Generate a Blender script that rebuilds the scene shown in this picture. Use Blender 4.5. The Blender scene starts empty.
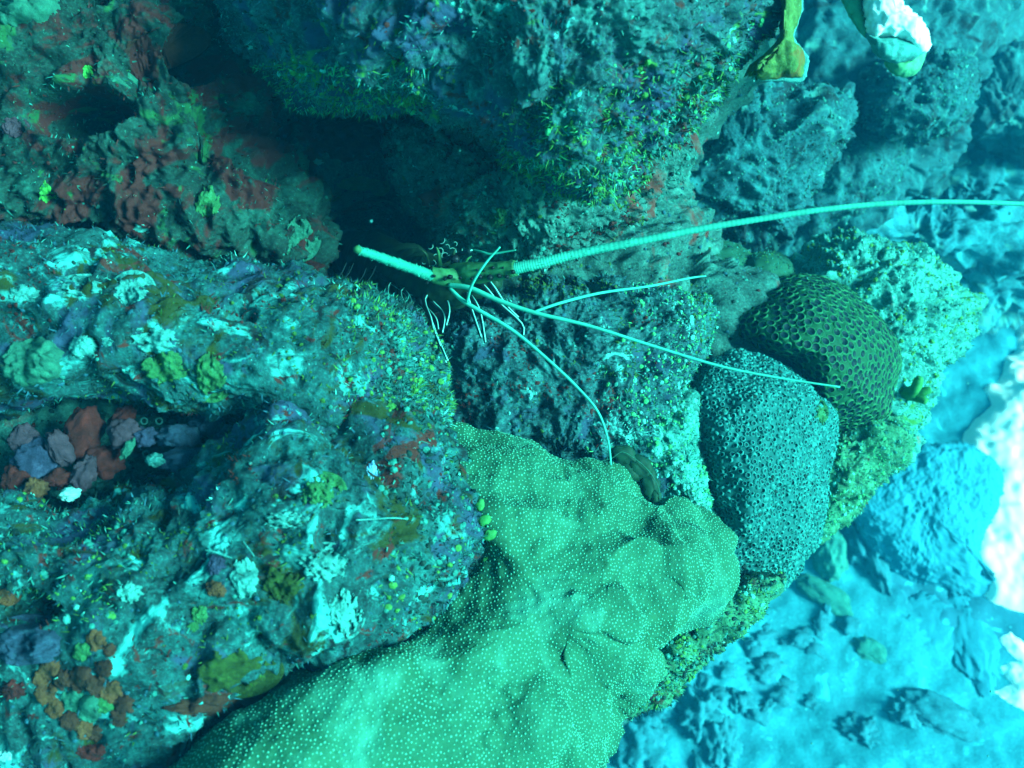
import bpy, math, random
import numpy as np
from mathutils import Vector, Matrix

random.seed(7)
rng = np.random.default_rng(7)
sc = bpy.context.scene
COL = sc.collection
R = math.radians

# ------------------------------------------------------------------ camera
PITCH, CAM_H, FPX = R(50), 4.2, 924.0
CAM = np.array([0.0, 0.0, CAM_H])
RIGHT = np.array([1.0, 0, 0])
FWD = np.array([0, math.cos(PITCH), -math.sin(PITCH)])
UP = np.array([0, math.sin(PITCH), math.cos(PITCH)])
cd = bpy.data.cameras.new('camera')
cd.sensor_width = 36.0
cd.lens = 36.0 * FPX / 1024.0
cd.clip_start, cd.clip_end = 0.02, 300
cam = bpy.data.objects.new('camera', cd)
COL.objects.link(cam)
cam.location = CAM
cam.rotation_euler = (R(90) - PITCH, 0, 0)
cd.dof.use_dof = True
cd.dof.focus_distance = 1.3
cd.dof.aperture_fstop = 6.0
sc.camera = cam

# ------------------------------------------------------------------ light
SUN_DIR = 0.76 * RIGHT + 0.08 * UP - 0.63 * FWD          # towards the sun
SUN_DIR /= np.linalg.norm(SUN_DIR)
elev = math.asin(SUN_DIR[2])
azim = math.atan2(SUN_DIR[0], SUN_DIR[1])
world = bpy.data.worlds.new('World')
sc.world = world
world.use_nodes = True
wn, wl = world.node_tree.nodes, world.node_tree.links
bg = wn['Background']
bg.inputs['Strength'].default_value = 0.11
sky = wn.new('ShaderNodeTexSky')
sky.sky_type = 'NISHITA'
sky.sun_disc = False
sky.sun_elevation = elev
sky.sun_rotation = azim
tint = wn.new('ShaderNodeMix')
tint.data_type = 'RGBA'
tint.blend_type = 'MULTIPLY'
tint.inputs[0].default_value = 1.0
tint.inputs[7].default_value = (0.06, 0.82, 0.66, 1)      # daylight filtered by metres of water above
wl.new(sky.outputs[0], tint.inputs[6])
wl.new(tint.outputs[2], bg.inputs['Color'])
sun = bpy.data.lights.new('sun', 'SUN')
sun.energy = 5.0
sun.angle = R(20)
sun.color = (0.24, 1.0, 0.94)
so = bpy.data.objects.new('sun', sun)
COL.objects.link(so)
so.location = (4, -3, 9)
so.rotation_euler = Vector(SUN_DIR).to_track_quat('Z', 'Y').to_euler()
sc.view_settings.view_transform = 'Standard'
sc.view_settings.look = 'None'
sc.view_settings.exposure = 1.95
sc.view_settings.gamma = 1.0
sc.cycles.volume_bounces = 1


# ------------------------------------------------------------------ maths
def P(px, py, d):
    """point seen at pixel px, py at depth d along the view axis"""
    px, py, d = (np.asarray(a, float) for a in (px, py, d))
    u, v = (px - 512) / FPX, (384 - py) / FPX
    return CAM + d[..., None] * (FWD + u[..., None] * RIGHT + v[..., None] * UP)


def Pv(px, py, d):
    return Vector(P(px, py, d))


def _hash(ix, iy, iz, seed):
    h = (ix.astype(np.int64) * 374761393 + iy.astype(np.int64) * 668265263 + iz.astype(np.int64) * 1274126177 + seed * 974711) & 0xffffffff
    h = ((h ^ (h >> 13)) * 1274126177) & 0xffffffff
    h = ((h ^ (h >> 15)) * 2246822519) & 0xffffffff
    return (h ^ (h >> 16)) & 0xffffffff


def noise(p, seed=0):
    """smooth gradient noise, about -1..1"""
    i = np.floor(p).astype(np.int64)
    f = p - i
    w = f * f * f * (f * (f * 6 - 15) + 10)
    out = np.zeros(len(p))
    for dx in (0, 1):
        for dy in (0, 1):
            for dz in (0, 1):
                h = _hash(i[:, 0] + dx, i[:, 1] + dy, i[:, 2] + dz, seed)
                gx = (h & 1023) / 511.5 - 1
                gy = ((h >> 10) & 1023) / 511.5 - 1
                gz = ((h >> 20) & 1023) / 511.5 - 1
                g = gx * (f[:, 0] - dx) + gy * (f[:, 1] - dy) + gz * (f[:, 2] - dz)
                ww = (w[:, 0] if dx else 1 - w[:, 0]) * (w[:, 1] if dy else 1 - w[:, 1]) * (w[:, 2] if dz else 1 - w[:, 2])
                out += g * ww
    return out * 1.5


def cells(p, seed=0):
    """distance to the nearest cell point (0..~1)"""
    i = np.floor(p).astype(np.int64)
    best = np.full(len(p), 9.0)
    for dx in (-1, 0, 1):
        for dy in (-1, 0, 1):
            for dz in (-1, 0, 1):
                c = i + (dx, dy, dz)
                h = _hash(c[:, 0], c[:, 1], c[:, 2], seed)
                q = c + np.stack([(h & 1023) / 1023, ((h >> 10) & 1023) / 1023, ((h >> 20) & 1023) / 1023], 1)
                best = np.minimum(best, ((p - q) ** 2).sum(1))
    return np.sqrt(best)


def rocky(p, amp, f, seed=0, knob=0.5, fine=1.0):
    """reef rock relief: swells, hollows, nodules"""
    warp = np.stack([noise(p * f * 0.9, seed + 50), noise(p * f * 0.9, seed + 51), noise(p * f * 0.9, seed + 52)], 1) * (0.28 / f)
    q = p + warp
    h = 0.8 * noise(q * f, seed) + 0.45 * (0.5 - np.abs(noise(q * f * 2.1, seed + 1)) * 1.6)
    h += 0.30 * noise(q * f * 4.3, seed + 2)
    h -= 1.5 * np.clip(noise(q * f * 1.9, seed + 8) - 0.30, 0, 1) + 1.0 * np.clip(noise(q * f * 4.6, seed + 9) - 0.32, 0, 1)
    k = 1 - np.clip(cells(q * f * 3.2, seed + 3), 0, 1) ** 2
    h += knob * 0.55 * (k - 0.6)
    h += fine * 0.16 * noise(q * f * 11, seed + 4)
    h += fine * 0.22 * (0.5 - np.clip(cells(q * f * 9.5, seed + 5), 0, 1))
    h += fine * 0.10 * noise(q * f * 26, seed + 6)
    return amp * h


# ------------------------------------------------------------------ meshes
def mesh_from(name, v, faces4=None, faces3=None, mats=(), mi4=None, mi3=None, smooth=True):
    me = bpy.data.meshes.new(name)
    v = np.asarray(v, np.float32)
    n4 = 0 if faces4 is None else len(faces4)
    n3 = 0 if faces3 is None else len(faces3)
    me.vertices.add(len(v))
    me.vertices.foreach_set('co', v.ravel())
    loops, starts = [], []
    if n4:
        loops.append(np.asarray(faces4, np.int32).ravel())
        starts.append(np.arange(n4, dtype=np.int32) * 4)
    if n3:
        loops.append(np.asarray(faces3, np.int32).ravel())
        starts.append(np.arange(n3, dtype=np.int32) * 3 + n4 * 4)
    lp = np.concatenate(loops)
    st = np.concatenate(starts)
    me.loops.add(len(lp))
    me.loops.foreach_set('vertex_index', lp)
    me.polygons.add(len(st))
    me.polygons.foreach_set('loop_start', st)
    mi = np.zeros(len(st), np.int32)
    if n4 and mi4 is not None:
        mi[:n4] = mi4
    if n3 and mi3 is not None:
        mi[n4:] = mi3
    me.polygons.foreach_set('material_index', mi)
    me.polygons.foreach_set('use_smooth', np.full(len(st), smooth, bool))
    for m in mats:
        me.materials.append(m)
    me.update(calc_edges=True)
    return me


def put(name, me, parent=None, loc=None):
    o = bpy.data.objects.new(name, me)
    COL.objects.link(o)
    if parent is not None:
        o.parent = parent
    if loc is not None:
        o.location = loc
    return o


def tag(o, label=None, cat=None, group=None, kind=None):
    if label: o['label'] = label
    if cat: o['category'] = cat
    if group: o['group'] = group
    if kind: o['kind'] = kind
    return o


def empty(name, loc, label, cat, group=None):
    o = bpy.data.objects.new(name, None)
    o.empty_display_size = 0.05
    COL.objects.link(o)
    o.location = loc
    return tag(o, label, cat, group)


def smooth_outline(pts, n=480):
    """closed Catmull-Rom through the outline points"""
    p = np.asarray(pts, float)
    m = len(p)
    t = np.linspace(0, m, n, endpoint=False)
    i = t.astype(int)
    f = (t - i)[:, None]
    a, b, c, d = p[(i - 1) % m], p[i % m], p[(i + 1) % m], p[(i + 2) % m]
    return 0.5 * (2 * b + (c - a) * f + (2 * a - 5 * b + 4 * c - d) * f ** 2 + (3 * b - a - 3 * c + d) * f ** 3)


class Solid:
    pass


def solid(outline, d0, bulge, n=150, thick=0.3, centre=None, tilt=(0, 0), prof=2.0, expo=0.5, relief=None,
          bumps=(), taper=0.25, skirt=8):
    """A closed body: its front swells towards the viewer from an outline at depth d0, its back runs on into the reef."""
    o = smooth_outline(outline)
    c = np.asarray(centre if centre is not None else o.mean(0), float)
    ang = np.arctan2(o[:, 1] - c[1], o[:, 0] - c[0])
    rad = np.hypot(o[:, 0] - c[0], o[:, 1] - c[1])
    k = np.argsort(ang)
    ang, rad = ang[k], rad[k]
    ang = np.concatenate([ang - 2 * math.pi, ang, ang + 2 * math.pi])
    rad = np.concatenate([rad] * 3)
    g = np.linspace(-1, 1, n)
    X, Y = np.meshgrid(g, g)
    X, Y = X.ravel(), Y.ravel()
    U, V = X * np.sqrt(1 - Y * Y / 2), Y * np.sqrt(1 - X * X / 2)
    t = np.clip(np.hypot(U, V), 0, 1)
    th = np.arctan2(V, U)
    rr = np.interp(th, ang, rad)
    px, py = c[0] + rr * t * np.cos(th), c[1] + rr * t * np.sin(th)
    dome = (1 - t ** prof) ** expo
    dep = d0 + tilt[0] * (px - c[0]) / 100 + tilt[1] * (py - c[1]) / 100 - bulge * dome
    for (bx, by, br, bh) in bumps:
        q = np.clip(1 - ((px - bx) ** 2 + (py - by) ** 2) / br ** 2, 0, 1)
        dep -= bh * q ** 2 * np.clip(dome * 2, 0, 1)
    v = P(px, py, dep)
    idx = np.arange(n * n).reshape(n, n)
    q4 = np.stack([idx[:-1, :-1], idx[1:, :-1], idx[1:, 1:], idx[:-1, 1:]], -1).reshape(-1, 4)
    rim = np.concatenate([idx[0, :-1], idx[:-1, -1], idx[-1, :0:-1], idx[:0:-1, 0]])
    m = len(rim)
    rings, prev = [v], rim
    for s in range(1, skirt + 1):
        f = s / skirt
        kx = c[0] + (px[rim] - c[0]) * (1 - taper * f)
        ky = c[1] + (py[rim] - c[1]) * (1 - taper * f)
        rings.append(P(kx, ky, dep[rim] + thick * f))
        cur = np.arange(m) + n * n + (s - 1) * m
        q4 = np.concatenate([q4, np.stack([prev, np.roll(prev, -1), np.roll(cur, -1), cur], -1)])
        prev = cur
    vv = np.concatenate(rings)
    cap = len(vv)
    vv = np.concatenate([vv, vv[prev].mean(0)[None]])
    q3 = np.stack([prev, np.roll(prev, -1), np.full(m, cap)], -1)
    s = Solid()
    s.front = n * n
    nf = (n - 1) * (n - 1)
    # orient outward (towards the viewer on the front)
    a, b, cc = vv[q4[:nf, 0]], vv[q4[:nf, 1]], vv[q4[:nf, 2]]
    if (np.cross(b - a, cc - a) * (CAM - a)).sum() < 0:
        q4 = q4[:, ::-1]
        q3 = q3[:, ::-1]
    s.v, s.q4, s.q3, s.nf = vv, q4, q3, nf
    s.px, s.py, s.t = px, py, t
    if relief is not None:
        nn = normals(s)
        h = relief(s)
        s.v = s.v + nn * h[:, None]
    s.base = np.array([s.v[:, 0].mean(), s.v[:, 1].mean(), s.v[:, 2].min()])
    return s


def normals(s):
    v = s.v
    q = s.q4
    fn = np.cross(v[q[:, 2]] - v[q[:, 0]], v[q[:, 3]] - v[q[:, 1]])
    nn = np.zeros_like(v)
    for k in range(4):
        for ax in range(3):
            nn[:, ax] += np.bincount(q[:, k], fn[:, ax], len(v))
    L = np.linalg.norm(nn, axis=1)
    L[L == 0] = 1
    return nn / L[:, None]


def sample(s, count, mask=None, r=None):
    """random points on the front with normals; mask(px, py) gives a weight"""
    r = r or rng
    q = s.q4[:s.nf]
    v = s.v
    fn = np.cross(v[q[:, 2]] - v[q[:, 0]], v[q[:, 3]] - v[q[:, 1]])
    A = np.linalg.norm(fn, axis=1)
    if mask is not None:
        A = A * np.clip(mask(s.px[q[:, 0]], s.py[q[:, 0]]), 0, None)
    f = r.choice(len(q), count, p=A / A.sum())
    a, b = r.random((count, 1)), r.random((count, 1))
    p = (v[q[f, 0]] * (1 - a) + v[q[f, 1]] * a) * (1 - b) + (v[q[f, 3]] * (1 - a) + v[q[f, 2]] * a) * b
    nn = s.nn
    w = nn[q[f, 0]] + nn[q[f, 1]] + nn[q[f, 2]] + nn[q[f, 3]]
    w /= np.linalg.norm(w, axis=1)[:, None] + 1e-9
    return p, w


def spaced(p, nn, gap):
    """keep points at least gap apart (greedy, hashed grid)"""
    keep, grid = [], {}
    gi = np.floor(p / gap).astype(int)
    for i in range(len(p)):
        c = tuple(gi[i])
        ok = True
        for dx in (-1, 0, 1):
            for dy in (-1, 0, 1):
                for dz in (-1, 0, 1):
                    for j in grid.get((c[0] + dx, c[1] + dy, c[2] + dz), ()):
                        if ((p[i] - p[j]) ** 2).sum() < gap * gap:
                            ok = False
                            break
                    if not ok: break
                if not ok: break
            if not ok: break
        if ok:
            keep.append(i)
            grid.setdefault(c, []).append(i)
    return p[keep], nn[keep]


def relaxed(s, gap, dense, it):
    """points spread evenly over a front, pushed apart until they pack like a honeycomb"""
    P_, N_ = sample(s, dense)
    p, n = spaced(P_, N_, gap * 0.80)
    for k in range(it):
        d = p[:, None] - p[None]
        L = np.sqrt((d ** 2).sum(-1)) + 1e-9
        w = np.clip(1.5 * gap - L, 0, None) / L
        np.fill_diagonal(w, 0)
        p = p + 0.16 * (d * w[..., None]).sum(1)
        j = np.concatenate([((p[a:a + 64, None] - P_[None]) ** 2).sum(-1).argmin(1) for a in range(0, len(p), 64)])
        p, n = P_[j], N_[j]
    return spaced(p, n, gap * 0.6)


def frames(nn, spin):
    """tangent frames for normals"""
    ref = np.where(np.abs(nn[:, 2:3]) < 0.9, np.array([[0, 0, 1.0]]), np.array([[1.0, 0, 0]]))
    t = np.cross(ref, nn)
    t /= np.linalg.norm(t, axis=1)[:, None]
    b = np.cross(nn, t)
    c, s = np.cos(spin)[:, None], np.sin(spin)[:, None]
    return t * c + b * s, b * c - t * s


def scatter(bv, b3, p, nn, sx, sy, sz, spin):
    """copies of a small triangle mesh at points"""
    t, b = frames(nn, spin)
    k, m = len(bv), len(p)
    v = (p[:, None] + (bv[None, :, 0:1] * sx[:, None, None]) * t[:, None] + (bv[None, :, 1:2] * sy[:, None, None]) * b[:, None]
         + (bv[None, :, 2:3] * sz[:, None, None]) * nn[:, None])
    f = (b3[None] + (np.arange(m) * k)[:, None, None]).reshape(-1, 3)
    return v.reshape(-1, 3), f


BLADE_V = np.array([[-.5, 0, 0], [.5, 0, 0], [-.38, .22, .55], [.38, .22, .55], [0, .6, 1.0]])
BLADE_F = np.array([[0, 1, 3], [0, 3, 2], [2, 3, 4]])
_oct = [[1, 0, 0], [0, 1, 0], [-1, 0, 0], [0, -1, 0], [0.05, 0.1, 1]]
NOD_V = np.array([[math.cos(a) * r, math.sin(a) * r, z] for (r, z) in ((1, -.3), (.85, .45)) for a in np.arange(6) * math.pi / 3] + [[0, 0, .95]])
NOD_F = np.array([[i, (i + 1) % 6, 6 + (i + 1) % 6] for i in range(6)] + [[i, 6 + (i + 1) % 6, 6 + i] for i in range(6)] + [[6 + i, 6 + (i + 1) % 6, 12] for i in range(6)])


def finish(s, name, mats, label, cat, kind=None, parent=None):
    """link a solid as one mesh; local origin at its base"""
    me = mesh_from(name, s.v - s.base, s.q4, s.q3, mats)
    o = put(name, me, parent, s.base if parent is None else None)
    if parent is None:
        tag(o, label, cat, None, kind)
    s.nn = normals(s)
    s.obj = o
    return o


def hues(p, mi, n):
    if n > 4:
        mi = np.where(noise(p * 10, 77) + 0.6 * noise(p * 31, 79) > 0.34, 4, mi)
    if n > 5:
        mi = np.where(noise(p * 9, 78) + 0.6 * noise(p * 27, 80) > 0.38, 5, mi)
    return mi


def turf(s, blades, nods, mats, blade=(0.003, 0.009), nod=(0.0015, 0.005), mask=None, name='algae_turf', lie=0.5):
    """short algae and crumbs growing over a rock: uncountable, one part"""
    V, F, M = [], [], []
    off = 0
    if blades:
        p, n = sample(s, blades, mask)
        cl = noise(p * 22, 9)
        keep = cl > rng.random(len(p)) * 1.2 - 0.75
        p, n = p[keep], n[keep]
        k = len(p)
        d = n + lie * rng.normal(size=(k, 3))
        d /= np.linalg.norm(d, axis=1)[:, None]
        L = rng.uniform(blade[0], blade[1], k) * (0.7 + 0.6 * rng.random(k) ** 2)
        w = rng.uniform(0.0009, 0.0022, k)
        v, f = scatter(BLADE_V, BLADE_F, p, d, w, L * 0.5, L, rng.random(k) * 6.28)
        V.append(v); F.append(f + off); off += len(v)
        tone = noise(p * 13, 21) * 1.3 + noise(p * 34, 22) * 0.7 + rng.normal(size=k) * 0.22 - 0.1
        mi = np.digitize(tone, (-0.30, 0.22, 0.85))
        mi = hues(p, mi, len(mats))
        M.append(np.repeat(mi, len(BLADE_F)))
    if nods:
        p, n = sample(s, nods, mask)
        cl = noise(p * 30, 33)
        keep = cl > rng.random(len(p)) * 1.3 - 0.7
        p, n = p[keep], n[keep]
        k = len(p)
        r = nod[0] + (nod[1] - nod[0]) * rng.random(k) ** 2.5
        v, f = scatter(NOD_V, NOD_F, p, n, r, r * rng.uniform(.6, 1.3, k), r * rng.uniform(.5, 1.1, k), rng.random(k) * 6.28)
        V.append(v); F.append(f + off); off += len(v)
        tone = noise(p * 15, 21) * 1.3 + noise(p * 40, 62) * 0.8 + rng.normal(size=k) * 0.22 - 0.1
        mi = np.digitize(tone, (-0.30, 0.25, 0.85))
        mi = hues(p, mi, len(mats))
        M.append(np.repeat(mi, len(NOD_F)))
    V, F, M = np.concatenate(V), np.concatenate(F), np.concatenate(M)
    me = mesh_from(name, V - s.base, None, F, mats, mi3=M, smooth=False)
    o = put(name, me, s.obj)
    o['kind'] = 'stuff'
    return o


# ------------------------------------------------------------------ materials
LIGHT_CUT = np.array((0.54, 0.74, 0.74))                                   # light balance put into base colours: reef darker and less red, sand left bright


def mat_simple(name, col, rough=0.7, var=0.35, scale=60.0, bump=0.15, trans=0.0, spec=0.1):
    m = bpy.data.materials.new(name)
    m.use_nodes = True
    n, l = m.node_tree.nodes, m.node_tree.links
    b = n['Principled BSDF']
    b.inputs['Roughness'].default_value = rough
    b.inputs['Specular IOR Level'].default_value = spec
    tc = n.new('ShaderNodeTexCoord')
    t = n.new('ShaderNodeTexNoise')
    t.inputs['Scale'].default_value = scale
    t.inputs['Detail'].default_value = 6
    t.inputs['Roughness'].default_value = 0.65
    l.new(tc.outputs['Object'], t.inputs['Vector'])
    r = n.new('ShaderNodeValToRGB')
    c = np.array(col) * (1.0 if name in ('white_sand', 'plate_coral_top') else LIGHT_CUT)
    r.color_ramp.elements[0].position = 0.3
    r.color_ramp.elements[1].position = 0.72
    r.color_ramp.elements[0].color = (*(c * (1 - var)), 1)
    r.color_ramp.elements[1].color = (*np.minimum(c * (1 + var), 0.95), 1)
    l.new(t.outputs['Fac'], r.inputs['Fac'])
    l.new(r.outputs['Color'], b.inputs['Base Color'])
    if trans:
        b.inputs['Subsurface Weight'].default_value = trans
        b.inputs['Subsurface Radius'].default_value = (0.01, 0.01, 0.01)
    if bump:
        bp = n.new('ShaderNodeBump')
        bp.inputs['Strength'].default_value = bump
        bp.inputs['Distance'].default_value = 0.004
        l.new(t.outputs['Fac'], bp.inputs['Height'])
        l.new(bp.outputs['Normal'], b.inputs['Normal'])
    return m


def mat_reef(name, dark, mid, light, patches=(), scale=10.0, speck=(0.35, 0.55, 0.5), speck_at=0.66, seed=0.0, grain=1.0, bump=0.6):
    """encrusted reef rock: a mottled ramp, sharp-edged patches of crusts, pale specks and grain"""
    m = bpy.data.materials.new(name)
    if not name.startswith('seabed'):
        dark, mid, light, speck = (tuple(float(x) for x in np.array(t_) * LIGHT_CUT) for t_ in (dark, mid, light, speck))
        patches = [(tuple(float(x) for x in np.array(t_[0]) * LIGHT_CUT), *t_[1:]) for t_ in patches]
    m.use_nodes = True
    n, l = m.node_tree.nodes, m.node_tree.links
    b = n['Principled BSDF']
    b.inputs['Roughness'].default_value = 0.85
    b.inputs['Specular IOR Level'].default_value = 0.2
    tc = n.new('ShaderNodeTexCoord')
    mp = n.new('ShaderNodeMapping')
    mp.inputs['Location'].default_value = (seed * 3.1, seed * 1.7, seed * 2.3)
    l.new(tc.outputs['Object'], mp.inputs['Vector'])

    def nz(sc_, det=8, ro=0.68, dist=0.0):
        t = n.new('ShaderNodeTexNoise')
        t.inputs['Scale'].default_value = sc_
        t.inputs['Detail'].default_value = det
        t.inputs['Roughness'].default_value = ro
        t.inputs['Distortion'].default_value = dist
        l.new(mp.outputs['Vector'], t.inputs['Vector'])
        return t.outputs['Fac']

    def ramp(src, stops):
        r = n.new('ShaderNodeValToRGB')
        e = r.color_ramp.elements
        while len(e) < len(stops):
            e.new(0.5)
        for k, (pos, col) in enumerate(stops):
            e[k].position = pos
            e[k].color = (*col, 1) if len(col) == 3 else col
        l.new(src, r.inputs['Fac'])
        return r.outputs['Color']

    def mix(fac, a, bcol):
        x = n.new('ShaderNodeMix')
        x.data_type = 'RGBA'
        l.new(fac, x.inputs[0])
        l.new(a, x.inputs[6])
        if isinstance(bcol, tuple):
            x.inputs[7].default_value = (*bcol, 1)
        else:
            l.new(bcol, x.inputs[7])
        return x.outputs[2]

    c = ramp(nz(scale, 10, 0.74, 0.4), [(0.38, dark), (0.535, mid), (0.69, light)])
    g = nz(scale * 9, 5, 0.7)
    fine = ramp(nz(scale * 16, 6, 0.75), [(0.36, dark), (0.52, mid), (0.66, light)])
    half = n.new('ShaderNodeValue')
    half.outputs[0].default_value = 0.45 * grain
    c = mix(half.outputs[0], c, fine)
    for k, (col, sc_, lo, hi) in enumerate(patches):
        mk = ramp(nz(sc_, 7, 0.62, 0.8 + 0.3 * k), [(lo, (0, 0, 0)), (hi, (1, 1, 1))])
        c = mix(mk, c, col)
    mk = ramp(g, [(speck_at - 0.03, (0, 0, 0)), (speck_at + 0.03, (1, 1, 1))])
    c = mix(mk, c, speck)
    l.new(c, b.inputs['Base Color'])
    bp = n.new('ShaderNodeBump')
    bp.inputs['Strength'].default_value = bump
    bp.inputs['Distance'].default_value = 0.006
    l.new(g, bp.inputs['Height'])
    l.new(bp.outputs['Normal'], b.inputs['Normal'])
    return m


RED, PURP, YG, PALE, TEAL = (0.16, 0.014, 0.012), (0.032, 0.05, 0.10), (0.06, 0.18, 0.03), (0.14, 0.48, 0.44), (0.07, 0.24, 0.22)
M_wall = mat_reef('reef_wall_rock', (0.012, 0.024, 0.024), (0.04, 0.115, 0.10), (0.12, 0.34, 0.28), [((0.20, 0.03, 0.022), 9, 0.57, 0.64)], 14, speck_at=0.74, seed=1)
M_ledge = mat_reef('ledge_rock', (0.006, 0.014, 0.02), (0.026, 0.08, 0.09), (0.06, 0.27, 0.22), [(PURP, 10, 0.54, 0.62), (YG, 13, 0.59, 0.65), ((0.10, 0.015, 0.012), 17, 0.60, 0.65), (PALE, 15, 0.64, 0.68)], 15, speck=(0.14, 0.48, 0.42), speck_at=0.68, seed=2)
M_left = mat_reef('red_crust_rock', (0.003, 0.006, 0.006), (0.010, 0.032, 0.026), (0.03, 0.13, 0.10), [((0.10, 0.010, 0.009), 11, 0.51, 0.56), ((0.02, 0.09, 0.03), 16, 0.60, 0.65)], 15, speck=(0.08, 0.36, 0.26), speck_at=0.68, seed=3)  # darkened colour stands in for shade that the sun direction leaves out
M_low = mat_reef('pale_crust_rock', (0.0035, 0.012, 0.014), (0.012, 0.066, 0.068), (0.040, 0.26, 0.245), [((0.035, 0.05, 0.10), 10, 0.53, 0.62), ((0.028, 0.032, 0.005), 12, 0.55, 0.61), ((0.08, 0.42, 0.40), 13, 0.56, 0.65), ((0.12, 0.014, 0.010), 17, 0.61, 0.65), ((0.006, 0.010, 0.012), 15, 0.60, 0.66)], 15, speck=(0.14, 0.48, 0.44), speck_at=0.69, seed=4, grain=0.9)
M_slab = mat_reef('turf_slab_rock', (0.006, 0.014, 0.02), (0.025, 0.09, 0.10), (0.07, 0.30, 0.27), [((0.025, 0.05, 0.09), 11, 0.56, 0.62), (PALE, 15, 0.62, 0.67)], 15, speck=(0.14, 0.48, 0.44), speck_at=0.69, seed=5)
M_pale = mat_reef('pale_knob_rock', (0.015, 0.07, 0.06), (0.06, 0.27, 0.23), (0.14, 0.48, 0.40), [((0.30, 0.12, 0.09), 10, 0.66, 0.72), (YG, 9, 0.63, 0.69)], 13, speck_at=0.66, seed=6)
M_green = mat_reef('green_turf_rock', (0.010, 0.04, 0.025), (0.05, 0.18, 0.09), (0.12, 0.42, 0.28), [((0.07, 0.02, 0.015), 10, 0.6, 0.66)], 12, speck_at=0.68, seed=7)
M_far = mat_reef('far_reef_haze_tinted', (0.008, 0.06, 0.085), (0.022, 0.19, 0.24), (0.05, 0.36, 0.41), [(TEAL, 5, 0.56, 0.64)], 7, speck_at=0.72, seed=8)  # bluish rock colour stands in for part of the distance haze
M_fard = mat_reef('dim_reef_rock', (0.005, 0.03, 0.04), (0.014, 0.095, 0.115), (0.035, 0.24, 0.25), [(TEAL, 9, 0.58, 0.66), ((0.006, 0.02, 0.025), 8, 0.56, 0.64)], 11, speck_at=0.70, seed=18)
T_dark = mat_simple('turf_dark', (0.012, 0.032, 0.028))
T_teal = mat_simple('turf_teal', (0.035, 0.18, 0.15))
T_green = mat_simple('turf_yellow_green', (0.08, 0.20, 0.045))
T_pale = mat_simple('turf_pale', (0.13, 0.44, 0.38))
T_red = mat_simple('turf_maroon', (0.10, 0.014, 0.012))
T_blue = mat_simple('turf_blue', (0.025, 0.085, 0.12))
T_brown = mat_simple('turf_brown', (0.10, 0.05, 0.018))
T_ol = mat_simple('turf_olive', (0.05, 0.10, 0.02))
TM_mix = [T_dark, T_blue, T_teal, T_pale, T_ol, T_red]
TM_green = [T_dark, T_teal, T_green, T_pale]
TM_red = [T_dark, T_red, T_teal, T_green]

# ------------------------------------------------------------------ seabed and haze
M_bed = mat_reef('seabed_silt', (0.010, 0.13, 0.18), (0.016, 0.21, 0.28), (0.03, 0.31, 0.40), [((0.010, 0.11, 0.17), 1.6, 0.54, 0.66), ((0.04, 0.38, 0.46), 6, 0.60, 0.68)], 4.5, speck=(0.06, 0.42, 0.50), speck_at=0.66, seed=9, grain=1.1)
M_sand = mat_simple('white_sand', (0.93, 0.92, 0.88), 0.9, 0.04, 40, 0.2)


def seabed_height(x, y):
    p = np.stack([x, y, np.zeros_like(x)], 1)
    return 0.16 * noise(p * 0.55, 71) + 0.06 * noise(p * 1.9, 72) + 0.022 * noise(p * 6.5, 73) + 0.008 * noise(p * 19, 74)


def sheet(xs, ys, lift=0.0, inside=None):
    X, Y = np.meshgrid(xs, ys)
    X, Y = X.ravel(), Y.ravel()
    Z = seabed_height(X, Y) + lift
    n, m = len(xs), len(ys)
    idx = np.arange(n * m).reshape(m, n)
    q = np.stack([idx[:-1, :-1], idx[:-1, 1:], idx[1:, 1:], idx[1:, :-1]], -1).reshape(-1, 4)
    if inside is not None:
        ok = inside(X, Y)
        q = q[ok[q].all(1)]
    return np.stack([X, Y, Z], 1), q


xs = np.concatenate([np.linspace(-30, -0.5, 40)[:-1], np.linspace(-0.5, 5.6, 330), np.linspace(5.6, 30, 50)[1:]])
ys = np.concatenate([np.linspace(-12, 0.6, 30)[:-1], np.linspace(0.6, 9.0, 380), np.linspace(9.0, 40, 60)[1:]])
v, q = sheet(xs, ys)
tag(put('seabed', mesh_from('seabed', v, q, None, [M_bed])), 'silty blue green seabed beside and below the reef', None, None, 'structure')


def ground(px, py):
    """where the view through a pixel meets the seabed"""
    u, w = (px - 512) / FPX, (384 - py) / FPX
    d = FWD + u * RIGHT + w * UP
    t = CAM_H / -d[2]
    for _ in range(12):
        q = CAM + t * d
        t += (q[2] - seabed_height(q[0:1], q[1:2])[0]) / -d[2] * 0.8
    return CAM + t * d


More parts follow.
